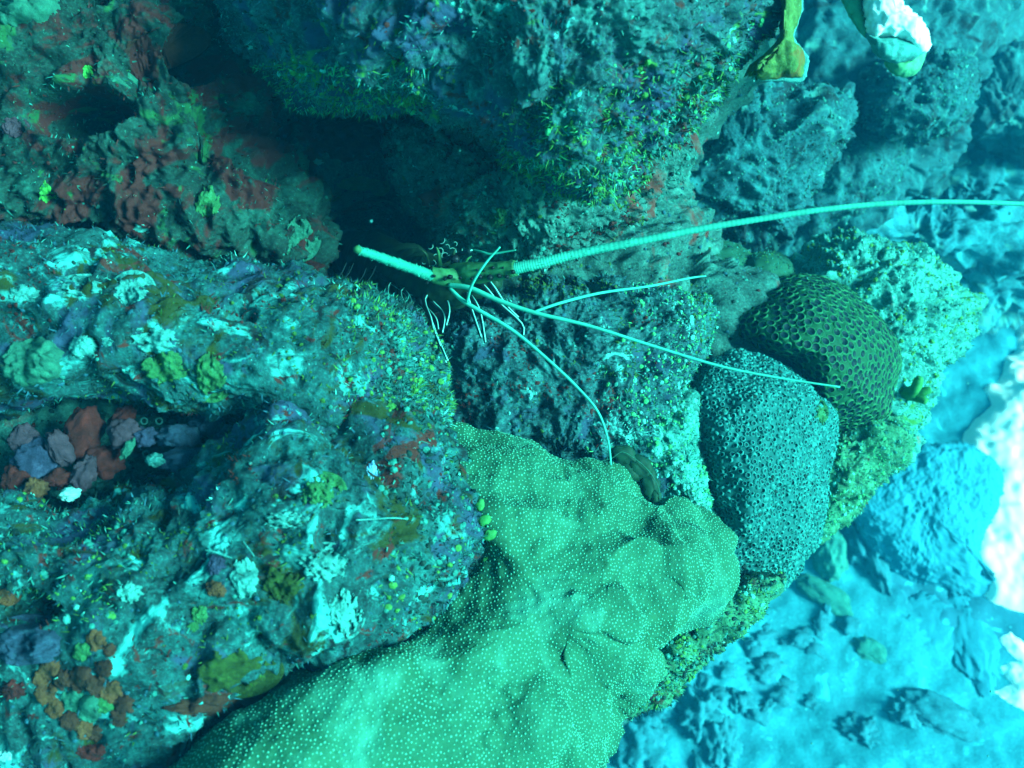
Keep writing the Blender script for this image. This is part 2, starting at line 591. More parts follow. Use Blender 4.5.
def sand_patch(name, pix, label, lift):
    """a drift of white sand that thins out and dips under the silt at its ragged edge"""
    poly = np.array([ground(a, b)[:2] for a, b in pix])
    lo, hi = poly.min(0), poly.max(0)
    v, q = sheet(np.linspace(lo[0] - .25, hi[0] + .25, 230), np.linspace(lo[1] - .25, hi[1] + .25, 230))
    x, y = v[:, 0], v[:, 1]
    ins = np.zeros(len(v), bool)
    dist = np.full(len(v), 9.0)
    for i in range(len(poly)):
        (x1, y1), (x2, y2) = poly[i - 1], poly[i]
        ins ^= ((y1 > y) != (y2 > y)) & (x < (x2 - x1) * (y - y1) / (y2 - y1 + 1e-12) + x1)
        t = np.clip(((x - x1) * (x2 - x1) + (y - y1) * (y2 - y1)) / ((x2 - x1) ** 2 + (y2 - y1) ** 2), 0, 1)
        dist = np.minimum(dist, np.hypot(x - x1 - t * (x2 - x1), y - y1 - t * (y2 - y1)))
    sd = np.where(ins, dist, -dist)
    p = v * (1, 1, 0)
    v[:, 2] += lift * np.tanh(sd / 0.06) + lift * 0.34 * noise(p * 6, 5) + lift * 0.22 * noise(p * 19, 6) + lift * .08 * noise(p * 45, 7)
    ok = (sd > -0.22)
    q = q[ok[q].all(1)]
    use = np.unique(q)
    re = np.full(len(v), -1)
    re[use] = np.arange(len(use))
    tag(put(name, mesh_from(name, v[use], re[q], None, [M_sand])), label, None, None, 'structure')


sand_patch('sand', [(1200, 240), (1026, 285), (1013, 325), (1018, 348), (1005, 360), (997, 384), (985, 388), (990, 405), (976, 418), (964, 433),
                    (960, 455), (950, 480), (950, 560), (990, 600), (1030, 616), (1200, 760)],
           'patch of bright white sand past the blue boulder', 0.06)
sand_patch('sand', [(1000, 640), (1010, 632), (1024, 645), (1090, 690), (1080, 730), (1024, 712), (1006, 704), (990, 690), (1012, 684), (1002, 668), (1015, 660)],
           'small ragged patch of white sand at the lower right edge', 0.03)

# ------------------------------------------------------------------ the reef

def fr(s, arr):
    """front values, the last ring value carried over the skirt"""
    out = np.zeros(len(s.v))
    out[:s.front] = arr
    return out


def reef(name, label, cat, mat, outline, d0, bulge, n, thick, amp, f, seed, knob=0.5, fine=1.0, kind=None, dents=(), **kw):
    def relief(s):
        h = rocky(s.v, amp, f, seed, knob, fine)
        for (x, y, rx, ry, dep) in dents:
            q = np.clip(1 - ((s.px - x) / rx) ** 2 - ((s.py - y) / ry) ** 2, 0, 1)
            h -= fr(s, dep * np.sqrt(q) * np.clip((1 - s.t) * 6, 0, 1))
        return h
    s = solid(outline, d0, bulge, n, thick, relief=relief, **kw)
    finish(s, name, [mat], label, cat, kind)
    return s


wall = reef('reef_wall', 'dark encrusted reef wall behind all the boulders and ledges', None, M_wall,
            [(-320, -320), (400, -330), (700, -250), (760, -120), (770, 0), (745, 90), (700, 150), (690, 210), (760, 270), (860, 290), (905, 340),
             (870, 430), (805, 530), (735, 585), (650, 670), (590, 760), (560, 900), (480, 1060), (60, 1120), (-330, 1060)],
            2.05, 0.45, 330, 3.4, 0.07, 4.5, 11, 0.6, kind='structure', centre=(330, 380), prof=5, taper=0.0, skirt=70,
            dents=[(362, 228, 66, 48, 0.30), (140, 440, 150, 60, 0.1)])
turf(wall, 9000, 5000, TM_mix, mask=lambda x, y: ((x > 250) & (x < 780) & (y > 80) & (y < 480)) * 1.0)

ledge = reef('overhanging_rock', 'big purplish turf covered rock overhanging the lobster crevice', 'rock', M_ledge,
             [(190, -170), (215, -40), (228, 20), (258, 60), (290, 98), (335, 108), (400, 112), (450, 136), (500, 160), (548, 177), (590, 188), (622, 181),
              (652, 152), (690, 120), (716, 90), (755, 45), (778, 0), (800, -170)], 1.22, 0.30, 330, 0.55, 0.034, 9, 21, 0.5, centre=(510, -10), tilt=(-0.02, 0), prof=2.4)
turf(ledge, 17000, 6000, TM_mix, nod=(.001, .0038))
T_lit = mat_simple('turf_bright_green', (0.07, 0.34, 0.13))
turf(ledge, 15000, 1500, [T_teal, T_green, T_lit, T_pale], blade=(.004, .011), mask=lambda x, y: np.clip((y + 0.35 * x - 270) / 60, 0, 1) * (x > 500) + 1.0 * ((y > 60) & (x < 430)), name='green_algae')  # lower right blades brighter: lit edge put into turf colour; rest is plain algae

under = reef('rock_strip', 'narrow dark rock strip tucked under the overhanging rock', 'rock', M_wall,
             [(385, 120), (450, 110), (600, 140), (690, 140), (665, 185), (640, 215), (610, 240), (570, 262), (520, 268), (470, 252), (430, 228), (398, 190)], 1.46, 0.16, 160, 0.4, 0.032, 11, 31)
turf(under, 5000, 3000, [T_dark, T_teal, T_teal, T_pale, T_ol, T_red])

left = reef('red_crusted_rock', 'dark craggy rock with maroon crusts left of the crevice', 'rock', M_left,
            [(-190, -190), (120, -200), (215, -120), (240, 40), (272, 85), (262, 130), (298, 180), (330, 212), (326, 262), (308, 290), (230, 298), (60, 300), (-190, 310)],
            1.40, 0.24, 300, 0.5, 0.05, 7.5, 41, 0.6, prof=3, centre=(90, 70),
            dents=[(75, 112, 60, 28, 0.16), (195, 52, 32, 34, 0.14), (60, 240, 60, 22, .06)])
turf(left, 15000, 2200, TM_red, nod=(.001, .003))

upper = reef('crusted_boulder', 'rounded boulder above the red sponge hollow, pale crusts on its left', 'rock', M_low,
             [(-190, 228), (0, 230), (60, 236), (120, 250), (200, 262), (300, 274), (345, 284), (392, 310), (427, 345), (447, 385), (446, 430), (425, 456), (340, 446), (262, 418),
              (150, 408), (60, 404), (0, 410), (-190, 405)], 1.22, 0.22, 290, 0.45, 0.026, 8.5, 51, 0.6, 0.7, centre=(190, 345), prof=2.6)
turf(upper, 8000, 3000, TM_mix, nod=(.001, .0035))
turf(upper, 7000, 1500, TM_green, blade=(0.004, 0.010), mask=lambda x, y: np.clip((x - 330) / 60, 0, 1), name='green_algae')

lower = reef('lower_boulder', 'large pale mottled boulder between the sponge hollow and the dotted coral', 'rock', M_low,
             [(-190, 515), (40, 508), (110, 497), (185, 466), (226, 430), (300, 396), (425, 408), (468, 462), (497, 520), (488, 570), (452, 620), (420, 652),
              (380, 674), (330, 697), (270, 717), (228, 752), (195, 800), (140, 900), (-190, 930)], 1.16, 0.27, 340, 0.5, 0.030, 7.5, 61, 0.6, 0.7, centre=(210, 620), prof=2.6,
             dents=[(20, 610, 40, 20, .06)])
turf(lower, 14000, 5000, TM_mix, nod=(.001, .0035))
turf(lower, 7000, 3000, TM_green, mask=lambda x, y: 1.0 * (x > 380) + 1.0 * (x < 130) * (y < 620), name='green_algae')

slab = reef('turf_slab', 'sloping dark turf slab under the lobster feelers', 'rock', M_slab,
            [(420, 335), (480, 305), (560, 280), (640, 285), (690, 290), (714, 306), (712, 345), (694, 372), (688, 410), (694, 470), (700, 530), (680, 545), (640, 520), (600, 500), (560, 490), (520, 480),
             (440, 470), (425, 410)], 1.52, 0.16, 230, 0.4, 0.024, 11, 71, 0.5, centre=(580, 400), prof=3)
turf(slab, 12000, 5000, TM_mix, nod=(.001, .0038))
turf(slab, 5000, 3000, [T_teal, T_lit, T_pale, T_pale], mask=lambda x, y: np.clip((x + 0.25 * y - 690) / 60, 0, 1), name='pale_algae')

knob = reef('knobbly_rock', 'pale lumpy rock behind and right of the honeycomb coral', 'rock', M_pale,
            [(735, 335), (757, 292), (795, 258), (830, 240), (868, 234), (900, 240), (930, 254), (957, 278), (971, 308), (957, 345), (935, 372), (930, 395), (918, 425),
             (900, 455), (850, 440), (760, 400)], 2.0, 0.26, 210, 0.6, 0.036, 9, 81, 1.0, 0.7)
turf(knob, 8000, 6000, [T_teal, T_green, T_pale, T_pale])

greenrock = reef('green_rock', 'green turf rock beneath the honeycomb coral', 'rock', M_green,
                 [(812, 430), (850, 415), (885, 408), (908, 425), (902, 452), (880, 482), (858, 505), (832, 530), (812, 540), (800, 500)], 1.85, 0.16, 110, 0.45, 0.028, 10, 91, 0.6)
turf(greenrock, 4000, 1500, [T_teal, T_lit, T_pale, T_pale])

shelf = reef('mossy_shelf', 'yellow green fuzzy rock shelf under the dotted coral edge', 'rock', M_green,
             [(600, 712), (608, 690), (640, 655), (690, 615), (735, 580), (780, 580), (765, 603), (742, 625), (700, 662), (660, 697), (625, 714)], 1.42, 0.12, 130, 0.4, 0.022, 14, 101, 0.6)
turf(shelf, 7000, 2500, [T_dark, T_teal, T_green, T_pale])

bridge = reef('pale_rock', 'pale turquoise rock wedge between the dotted coral and the tube coral', 'rock', M_pale,
              [(606, 425), (640, 392), (678, 382), (698, 395), (700, 440), (708, 495), (724, 545), (722, 572), (700, 530), (668, 512), (650, 488), (628, 462)], 1.47, 0.10, 110, 0.35, 0.018, 13, 151, 0.5)
turf(bridge, 4500, 2500, [T_teal, T_lit, T_pale, T_pale])

# ------------------------------------------------------------------ far reef, fading into the blue, partly by rock colour
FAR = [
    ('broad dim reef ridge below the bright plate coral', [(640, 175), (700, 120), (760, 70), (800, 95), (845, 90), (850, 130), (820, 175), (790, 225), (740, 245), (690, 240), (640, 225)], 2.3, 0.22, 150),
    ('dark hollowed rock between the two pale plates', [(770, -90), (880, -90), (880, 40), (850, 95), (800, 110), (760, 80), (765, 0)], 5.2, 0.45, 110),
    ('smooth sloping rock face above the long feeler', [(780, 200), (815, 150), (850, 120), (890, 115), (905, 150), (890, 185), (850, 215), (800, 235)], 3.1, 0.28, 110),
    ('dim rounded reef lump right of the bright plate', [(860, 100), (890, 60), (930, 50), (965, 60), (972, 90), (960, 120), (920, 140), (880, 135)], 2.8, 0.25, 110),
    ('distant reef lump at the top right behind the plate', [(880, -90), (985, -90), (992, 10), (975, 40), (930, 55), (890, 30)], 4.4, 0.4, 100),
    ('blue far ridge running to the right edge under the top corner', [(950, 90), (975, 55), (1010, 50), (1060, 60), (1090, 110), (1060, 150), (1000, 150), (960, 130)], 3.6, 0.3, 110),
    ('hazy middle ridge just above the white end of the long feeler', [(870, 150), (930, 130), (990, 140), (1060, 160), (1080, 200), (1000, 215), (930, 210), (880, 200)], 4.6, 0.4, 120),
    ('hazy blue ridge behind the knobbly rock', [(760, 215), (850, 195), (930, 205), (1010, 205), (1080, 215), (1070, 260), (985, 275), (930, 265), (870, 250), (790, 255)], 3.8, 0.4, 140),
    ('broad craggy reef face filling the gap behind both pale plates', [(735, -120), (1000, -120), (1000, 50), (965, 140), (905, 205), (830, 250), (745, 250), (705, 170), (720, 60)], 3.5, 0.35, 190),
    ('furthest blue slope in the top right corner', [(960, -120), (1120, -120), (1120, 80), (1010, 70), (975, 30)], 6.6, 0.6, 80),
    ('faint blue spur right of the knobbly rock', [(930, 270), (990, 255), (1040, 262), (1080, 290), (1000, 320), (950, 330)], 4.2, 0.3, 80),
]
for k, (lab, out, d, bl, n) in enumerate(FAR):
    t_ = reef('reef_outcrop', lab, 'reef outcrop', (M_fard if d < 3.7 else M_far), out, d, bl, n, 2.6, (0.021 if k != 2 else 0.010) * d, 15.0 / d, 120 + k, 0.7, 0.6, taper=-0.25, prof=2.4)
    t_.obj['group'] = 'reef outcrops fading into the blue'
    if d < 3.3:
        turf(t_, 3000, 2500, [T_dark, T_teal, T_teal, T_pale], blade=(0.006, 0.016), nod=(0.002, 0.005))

# ------------------------------------------------------------------ dotted plate coral
M_dot = mat_reef('dotted_coral_skin', (0.014, 0.068, 0.033), (0.024, 0.104, 0.054), (0.038, 0.152, 0.090), [((0.07, 0.26, 0.185), 7, 0.56, 0.74), ((0.03, 0.10, 0.045), 5, 0.57, 0.70)], 9, speck=(0.06, 0.22, 0.16), speck_at=0.72, seed=33, grain=0.8, bump=0.4)
M_dotp = mat_simple('dotted_coral_polyp', (0.12, 0.36, 0.25), 0.7, 0.2, 50, 0)
M_scar = mat_simple('dotted_coral_pale_knob', (0.05, 0.22, 0.15), 0.8, 0.25, 60, 0.3)


def dotted_relief(s):
    rgt = fr(s, np.clip((s.px + 0.35 * s.py - 720) / 160, 0.25, 1))
    h = 0.018 * noise(s.v * 6, 301) + rgt * 0.050 * (0.45 - np.abs(noise(s.v * (9, 13, 9), 302))) + 0.008 * noise(s.v * 22, 303)
    k = 1 - np.clip(cells(s.v * 17, 304) * 1.5, 0, 1) ** 2
    h += 0.008 * k * np.clip(noise(s.v * 6, 305) * 3, 0, 1)
    h += 0.003 * noise(s.v * 70, 306)
    return h


s = solid([(436, 437), (480, 430), (530, 442), (565, 462), (598, 460), (632, 474), (660, 505), (690, 512), (718, 538), (727, 565), (718, 594), (690, 618), (648, 642), (650, 664), (634, 690),
           (612, 706), (606, 740), (590, 768), (575, 850), (480, 960), (250, 950), (120, 880), (150, 790), (200, 725), (300, 680), (370, 640), (425, 595), (455, 550), (455, 505), (440, 460)],
          1.24, 0.20, 300, 0.10, (565, 630), (0.06, -0.04), 2.2, 0.5, dotted_relief, taper=0.12,
          bumps=[(600, 640, 60, .02), (640, 560, 50, .02), (695, 560, 45, .035), (560, 720, 70, .02), (495, 676, 14, .007), (510, 690, 13, .007), (482, 720, 12, .006), (500, 718, 13, .007), (490, 738, 12, .006), (596, 640, 12, .006), (540, 550, 11, .005), (472, 755, 12, .006), (655, 590, 16, .008), (618, 600, 18, .008), (640, 620, 14, .008)])
dot = finish(s, 'dotted_coral', [M_dot], 'broad folded green coral covered in tiny pale dots, lower centre', 'coral')
p, n_ = sample(s, 110000)
p, n_ = spaced(p, n_, 0.0040)
print('dots', len(p))
r = rng.uniform(.0008, .0014, len(p))
v, f = scatter(NOD_V, NOD_F, p, n_, r, r, r * 0.75, rng.random(len(p)) * 6)
o = put('polyp', mesh_from('polyp', v - s.base, None, f, [M_dotp]), dot)
o['kind'] = 'stuff'


_ball = {}


def ball(n):
    """unit ball built as a cube pressed round, n quads per edge"""
    if n not in _ball:
        g = np.tan(np.linspace(-math.pi / 4, math.pi / 4, n + 1))
        A, B = [a_.ravel() for a_ in np.meshgrid(g, g)]
        O = np.ones_like(A)
        fs = [np.stack(t_, 1) for t_ in ((A, B, O), (B, A, -O), (O, A, B), (-O, B, A), (B, O, A), (A, -O, B))]
        v = np.concatenate(fs)
        v /= np.linalg.norm(v, axis=1)[:, None]
        i = np.arange((n + 1) ** 2).reshape(n + 1, n + 1)
        q = np.stack([i[:-1, :-1], i[:-1, 1:], i[1:, 1:], i[1:, :-1]], -1).reshape(-1, 4)
        q = np.concatenate([q + k * (n + 1) ** 2 for k in range(6)])
        _, first, inv = np.unique(np.round(v, 5), axis=0, return_index=True, return_inverse=True)
        _ball[n] = (v[first], inv.ravel()[q])
    return _ball[n]


def lump(name, mat, px, py, d, rx, ry, rz, seed, amp=0.25, n=24, parent=None, base=None, label=None, cat=None, group=None, rot=0.0, f=1.6):
    """a small nodular closed body centred at a pixel, radii in metres along the view's right, up and depth"""
    u, q = ball(max(2, n // 4))
    k = 1 + amp * (noise(u * f + seed * 3.7, seed) + 0.6 * noise(u * f * 2.4 + seed, seed + 1) + 0.45 * (0.5 - cells(u * f * 2.2 + seed, seed + 2)) + 0.3 * noise(u * f * 6 + seed, seed + 3))
    u = u * k[:, None]
    c, s_ = math.cos(rot), math.sin(rot)
    a, b = u[:, 0] * rx, u[:, 1] * ry
    a, b = a * c - b * s_, a * s_ + b * c
    v = P(px, py, d) + a[:, None] * RIGHT + b[:, None] * UP - (u[:, 2] * rz)[:, None] * FWD
    org = base if base is not None else np.array([v[:, 0].mean(), v[:, 1].mean(), v[:, 2].min()])
    o = put(name, mesh_from(name, v - org, q, None, [mat] if not isinstance(mat, (list, tuple)) else mat), parent, org if parent is None else None)
    return tag(o, label, cat, group)


dot_s = s

# ------------------------------------------------------------------ honeycomb coral and tube coral
def ring_mesh(name, prof, seg, mats, split, ry=1.0):
    """a small cup: profile (radius, height) turned; faces past the split take the second material"""
    v, q, mi = [], [], []
    for (r_, h) in prof:
        for k in range(seg):
            a = 2 * math.pi * k / seg
            v.append((r_ * math.cos(a), r_ * math.sin(a) * ry, h))
    for i in range(len(prof) - 1):
        for k in range(seg):
            q.append((i * seg + k, i * seg + (k + 1) % seg, (i + 1) * seg + (k + 1) % seg, (i + 1) * seg + k))
            mi.append(1 if i >= split else 0)
    c = len(v)
    v.append((0, 0, prof[-1][1] - 0.0))
    t = [((len(prof) - 1) * seg + k, (len(prof) - 1) * seg + (k + 1) % seg, c) for k in range(seg)]
    return np.array(v), q, mi, t


def cups(s, parent, pts, nn, radius, prof, seg, mats, split, name, ry=1.0, tiltv=0.15):
    bv, q, mi, t = ring_mesh(name, prof, seg, mats, split, ry)
    me = mesh_from(name, bv, q, t, mats, mi4=mi, mi3=1)
    d = ((pts - CAM) ** 2).sum(1) - 0.0
    order = np.argsort(d)
    dirs = nn + tiltv * rng.normal(size=nn.shape)
    dirs /= np.linalg.norm(dirs, axis=1)[:, None]
    rad = radius * rng.uniform(.88, 1.1, len(pts))
    for i in order[:300]:
        o = put(name, me, parent)
        z = Vector(dirs[i])
        rot = z.to_track_quat('Z', 'Y').to_matrix() @ Matrix.Rotation(rng.random() * 6.28, 3, 'Z')
        o.matrix_local = Matrix.LocRotScale(Vector(pts[i] - s.base), rot.to_quaternion(), Vector((rad[i], rad[i] * rng.uniform(.88, 1.06), rad[i])))
    rest = order[300:]
    if len(rest):
        tri = []
        tm = []
        for a, m_ in zip(q, mi):
            tri += [(a[0], a[1], a[2]), (a[0], a[2], a[3])]
            tm += [m_, m_]
        tri += t
        tm += [1] * len(t)
        v, f = scatter(bv, np.array(tri), pts[rest], dirs[rest], rad[rest], rad[rest] * .9, rad[rest], rng.random(len(rest)) * 6.28)
        o = put(name, mesh_from(name, v - s.base, None, f, mats, mi3=np.tile(tm, len(rest))), parent)
        o['kind'] = 'stuff'


M_hc = mat_simple('honeycomb_skin', (0.012, 0.065, 0.028), 0.7, 0.4, 30, 0.3)
M_hr = mat_simple('honeycomb_rim', (0.030, 0.125, 0.052), 0.7, 0.35, 40, 0.2)
M_hd = mat_simple('honeycomb_pit', (0.002, 0.012, 0.018), 0.6, 0.3, 40, 0)
s = solid([(716, 325), (724, 308), (752, 290), (784, 275), (810, 274), (840, 285), (874, 307), (894, 330), (902, 360), (893, 395), (885, 420), (850, 432), (825, 428), (806, 395), (780, 360), (745, 348)],
          1.80, 0.24, 150, 0.3, (828, 352), (0.02, 0), 2.0, 0.5,
          lambda s: 0.006 * noise(s.v * 7, 401) + 0.002 * noise(s.v * 30, 402) + 0.002 * noise(s.v * 80, 403))
hc = finish(s, 'honeycomb_coral', [M_hc], 'dark olive domed coral covered with honeycomb pits', 'coral')
p, n_ = relaxed(s, 0.0150, 10000, 14)
print('honeycomb', len(p))
cups(s, hc, p, n_, 0.0088, [(1.08, -.15), (.93, .16), (.80, .18), (.70, .04)], 8, [M_hr, M_hd], 2, 'corallite', tiltv=0.06)

M_tb = mat_simple('tube_coral_skin', (0.018, 0.11, 0.11), 0.8, 0.4, 40, 0.3)
M_tr = mat_simple('tube_coral_rim', (0.036, 0.205, 0.195), 0.75, 0.4, 50, 0.2)
M_td = mat_simple('tube_coral_mouth', (0.006, 0.045, 0.05), 0.7, 0.3, 40, 0)
s = solid([(682, 410), (694, 378), (722, 358), (752, 350), (785, 358), (812, 382), (826, 415), (832, 455), (828, 500), (812, 545), (785, 582), (752, 604), (728, 604), (716, 575), (704, 535), (688, 495), (680, 450)],
          1.60, 0.20, 150, 0.3, (760, 475), (0.06, 0), 2.0, 0.5,
          lambda s: 0.024 * noise(s.v * 8, 411) + 0.009 * noise(s.v * 22, 412) + 0.003 * noise(s.v * 60, 413))
tb_s = s
tb = finish(s, 'tube_coral', [M_tb], 'blue grey coral mound bristling with small open tubes', 'coral')
p, n_ = relaxed(s, 0.0086, 10000, 4)
print('tubes', len(p))
turf(s, 2500, 900, [T_dark, T_teal, T_teal, T_pale])
cups(s, tb, p, n_, 0.0047, [(1.0, -.3), (.90, .45), (.66, .50), (.48, .15)], 6, [M_tr, M_td], 2, 'corallite', tiltv=0.38)

# smooth dark mounds behind, and a rounded boulder by the sand
M_mound = mat_simple('smooth_mound_skin', (0.02, 0.075, 0.045), 0.8, 0.3, 24, 0.3)
for lab, out in (('smooth dark green coral mound below the long feeler', [(668, 292), (680, 262), (700, 246), (722, 240), (748, 250), (757, 272), (745, 296), (700, 300)]),
                 ('smaller mottled green coral mound left of the knobbly rock', [(722, 294), (738, 264), (760, 251), (782, 254), (795, 270), (786, 285), (755, 298)])):
    s = solid(out, 1.92, 0.13, 70, 0.3, relief=lambda s: 0.008 * noise(s.v * 12, 421) + 0.004 * noise(s.v * 50, 422))
    finish(s, 'coral_mound', [M_mound], lab, 'coral')
    turf(s, 300, 900, TM_green, nod=(0.001, 0.0028))

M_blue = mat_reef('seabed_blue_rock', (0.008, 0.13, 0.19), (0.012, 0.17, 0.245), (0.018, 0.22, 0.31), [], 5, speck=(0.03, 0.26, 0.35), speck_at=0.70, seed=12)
s = reef('rounded_boulder', 'big rounded blue boulder against the white sand', 'boulder', M_blue,
         [(850, 500), (872, 470), (905, 450), (940, 442), (975, 447), (1000, 470), (1003, 490), (994, 516), (984, 540), (986, 562), (1004, 588), (1030, 608), (1060, 650), (1000, 640), (930, 600), (870, 550)],
         4.72, 0.16, 190, 0.6, 0.026, 5.5, 131, 0.5, centre=(935, 520))

# ------------------------------------------------------------------ the lobster
def tube(name, path, radii, mat, seg=8, parent=None, base=None, rings=0, flat=1.0, sub=6, spiny=0.0, label=None):
    """a swept tube through (px, py, depth) points; rings adds that many raised bands"""
    w = np.array([P(*p_) for p_ in path])
    m = len(w)
    T = np.linspace(0, m - 1, max((m - 1) * sub + 1, rings * 3))
    i = np.clip(T.astype(int), 0, m - 2)
    f = (T - i)[:, None]
    g = lambda k: w[np.clip(k, 0, m - 1)]
    a, b, c, d = g(i - 1), g(i), g(i + 1), g(i + 2)
    c_ = 0.5 * (2 * b + (c - a) * f + (2 * a - 5 * b + 4 * c - d) * f ** 2 + (3 * b - a - 3 * c + d) * f ** 3)
    rr = np.interp(T, np.arange(m), radii)
    if rings:
        rr = rr * (1 + 0.05 * np.where(np.arange(len(T)) % 3 == 0, 1, -0.5))
    tan = np.gradient(c_, axis=0)
    tan /= np.linalg.norm(tan, axis=1)[:, None]
    s1 = np.cross(tan, -FWD)
    s1 /= np.linalg.norm(s1, axis=1)[:, None]
    s2 = np.cross(tan, s1)
    an = np.linspace(0, 2 * math.pi, seg, endpoint=False)
    rad = rr[:, None] * (1 + (spiny * (rng.random((len(T), seg)) ** 4) if spiny else 0))
    v = c_[:, None] + (np.cos(an)[None] * rad)[..., None] * s1[:, None] + (np.sin(an)[None] * rad * flat)[..., None] * s2[:, None]
    n = len(T)
    idx = np.arange(n * seg).reshape(n, seg)
    q = np.stack([idx[:-1], np.roll(idx[:-1], -1, 1), np.roll(idx[1:], -1, 1), idx[1:]], -1).reshape(-1, 4)
    v = np.concatenate([v.reshape(-1, 3), c_[[0, -1]]])
    e0, e1 = n * seg, n * seg + 1
    t = [(idx[0, (k + 1) % seg], idx[0, k], e0) for k in range(seg)] + [(idx[-1, k], idx[-1, (k + 1) % seg], e1) for k in range(seg)]
    org = base if base is not None else np.array([v[:, 0].mean(), v[:, 1].mean(), v[:, 2].min()])
    o = put(name, mesh_from(name, v - org, q, t, [mat]), parent, org if base is None else None)
    if label: o['label'] = label
    return o


M_ant = mat_simple('feeler_shell', (0.08, 0.42, 0.32), 0.55, 0.2, 60, 0.1)
M_antw = mat_simple('feeler_pale', (0.03, 0.24, 0.18), 0.5, 0.12, 60, 0.1)
M_ped = mat_simple('feeler_base_shell', (0.055, 0.15, 0.06), 0.5, 0.7, 70, 0.3)
M_spot = mat_simple('dark_spot', (0.012, 0.010, 0.012), 0.4, 0.2, 60, 0)
M_body = mat_simple('lobster_shell', (0.025, 0.045, 0.025), 0.45, 0.8, 60, 0.3)
M_leg = mat_simple('lobster_leg', (0.02, 0.03, 0.035), 0.45, 0.3, 60, 0)
M_curl = mat_simple('pale_spine', (0.16, 0.30, 0.26), 0.5, 0.1, 60, 0)
M_line = mat_simple('leg_stripe', (0.40, 0.80, 0.70), 0.5, 0.1, 60, 0)

LB = P(430, 300, 1.30)
lob = empty('spiny_lobster', LB, 'spotted spiny lobster in the dark crevice with long pale feelers', 'lobster')
# carapace running back into the hole
sh = tube('carapace', [(500, 281, 1.245), (478, 283, 1.262), (452, 286, 1.285), (425, 283, 1.33), (400, 275, 1.40), (375, 262, 1.50), (350, 250, 1.62)],
          [.008, .020, .030, .040, .046, .046, .036], M_body, 18, lob, LB, sub=10, spiny=0.22)
for (x, y, d, dx, dy) in ((452, 264, 1.25, 3, -16), (440, 262, 1.26, -3, -15), (430, 262, 1.27, -7, -12), (462, 268, 1.24, 8, -12)):
    tube('horn', [(x, y + 4, d + .01), (x + dx * .5, y + dy * .6, d - .01), (x + dx * 1.2, y + dy, d - .015)], [.0035, .0022, .0006], M_ped if dx in (-3, 8) else M_body, 6, lob, LB)
for (x, y) in ((455, 259), (470, 276)):
    e = lump('eye', M_spot, x, y, 1.215, .0065, .006, .006, 5, 0.02, 12, lob, LB)
# feeler bases: thick spotted joints
base_r = tube('feeler_base', [(452, 272, 1.225), (470, 273, 1.205), (490, 272, 1.19), (505, 270, 1.178), (516, 268, 1.17)], [.011, .0145, .0125, .0115, .0095], M_ped, 14, lob, LB, spiny=0.15)
for (x, y, r_) in ((493, 268, 1.5), (507, 277, 1.7), (480, 277, 2.2), (490, 277.5, 2.5), (499, 276, 1.9), (513, 272, 1.8), (477, 270, 1.0), (472, 279, 1.5), (503, 268, 1.0), (484, 271, .9)):
    lump('dark_spot', M_spot, x, y, 1.167 + (505 - x) * .0006, r_ * .0018, r_ * .0015, .0050, 3, 0.2, 12, base_r, LB)
base_l = tube('feeler_base', [(466, 278, 1.22), (455, 278, 1.212), (442, 277, 1.205), (430, 274, 1.20)], [.010, .0125, .0115, .0095], M_ped, 14, lob, LB, spiny=0.15)
for (x, y, r_) in ((450, 277, 2.2), (445, 279, 1.6), (460, 278, 1.3), (434, 276, 1.3), (427, 283, 1.2)):
    lump('dark_spot', M_spot, x, y, 1.189, r_ * .0018, r_ * .0015, .0050, 4, 0.2, 12, base_l, LB)
# long thick feelers
tube('antenna', [(432, 276, 1.20), (416, 270, 1.17), (396, 263, 1.12), (376, 256, 1.075), (358, 250, 1.04)], [.0064, .0061, .0055, .0048, .0042], M_antw, 12, lob, LB, rings=46, spiny=0.30)
tube('antenna', [(512, 269, 1.172), (540, 263, 1.16), (580, 253, 1.145), (640, 241, 1.12), (700, 229, 1.10), (760, 219, 1.08), (820, 210, 1.06), (880, 204, 1.045), (940, 202, 1.03), (1000, 203, 1.02), (1060, 206, 1.01)],
     [.0080, .0068, .0057, .0047, .0041, .0037, .0034, .0031, .0028, .0026, .0024], M_ant, 10, lob, LB, rings=130)
lump('antenna_tip', M_ped, 357.5, 249.6, 1.038, .0046, .0046, .006, 8, .15, 16, lob, LB)


def fringe(path, r0, r1, count):
    """tiny spines standing off a feeler"""
    w = np.array([P(*p_) for p_ in path])
    t = rng.random(count) * (len(w) - 1)
    i = t.astype(int)
    f = (t - i)[:, None]
    c = w[i] * (1 - f) + w[i + 1] * f
    ax = w[i + 1] - w[i]
    ax /= np.linalg.norm(ax, axis=1)[:, None]
    d = rng.normal(size=(count, 3))
    d -= (d * ax).sum(1)[:, None] * ax
    d /= np.linalg.norm(d, axis=1)[:, None]
    rad = r0 + (r1 - r0) * t / (len(w) - 1)
    v, q = scatter(BLADE_V, BLADE_F, c + d * rad[:, None] * .9, d + .5 * ax, np.full(count, .0009), np.full(count, .0004), rng.uniform(.0012, .003, count), rng.random(count) * 6)
    put('spine_fringe', mesh_from('spine_fringe', v - LB, None, q, [M_ant], smooth=False), lob)['kind'] = 'stuff'


fringe([(432, 276, 1.20), (416, 270, 1.17), (396, 263, 1.12), (376, 256, 1.075), (358, 250, 1.04)], .0068, .0044, 260)
fringe([(512, 269, 1.172), (540, 263, 1.16), (580, 253, 1.145), (640, 241, 1.12)], .0080, .0047, 200)
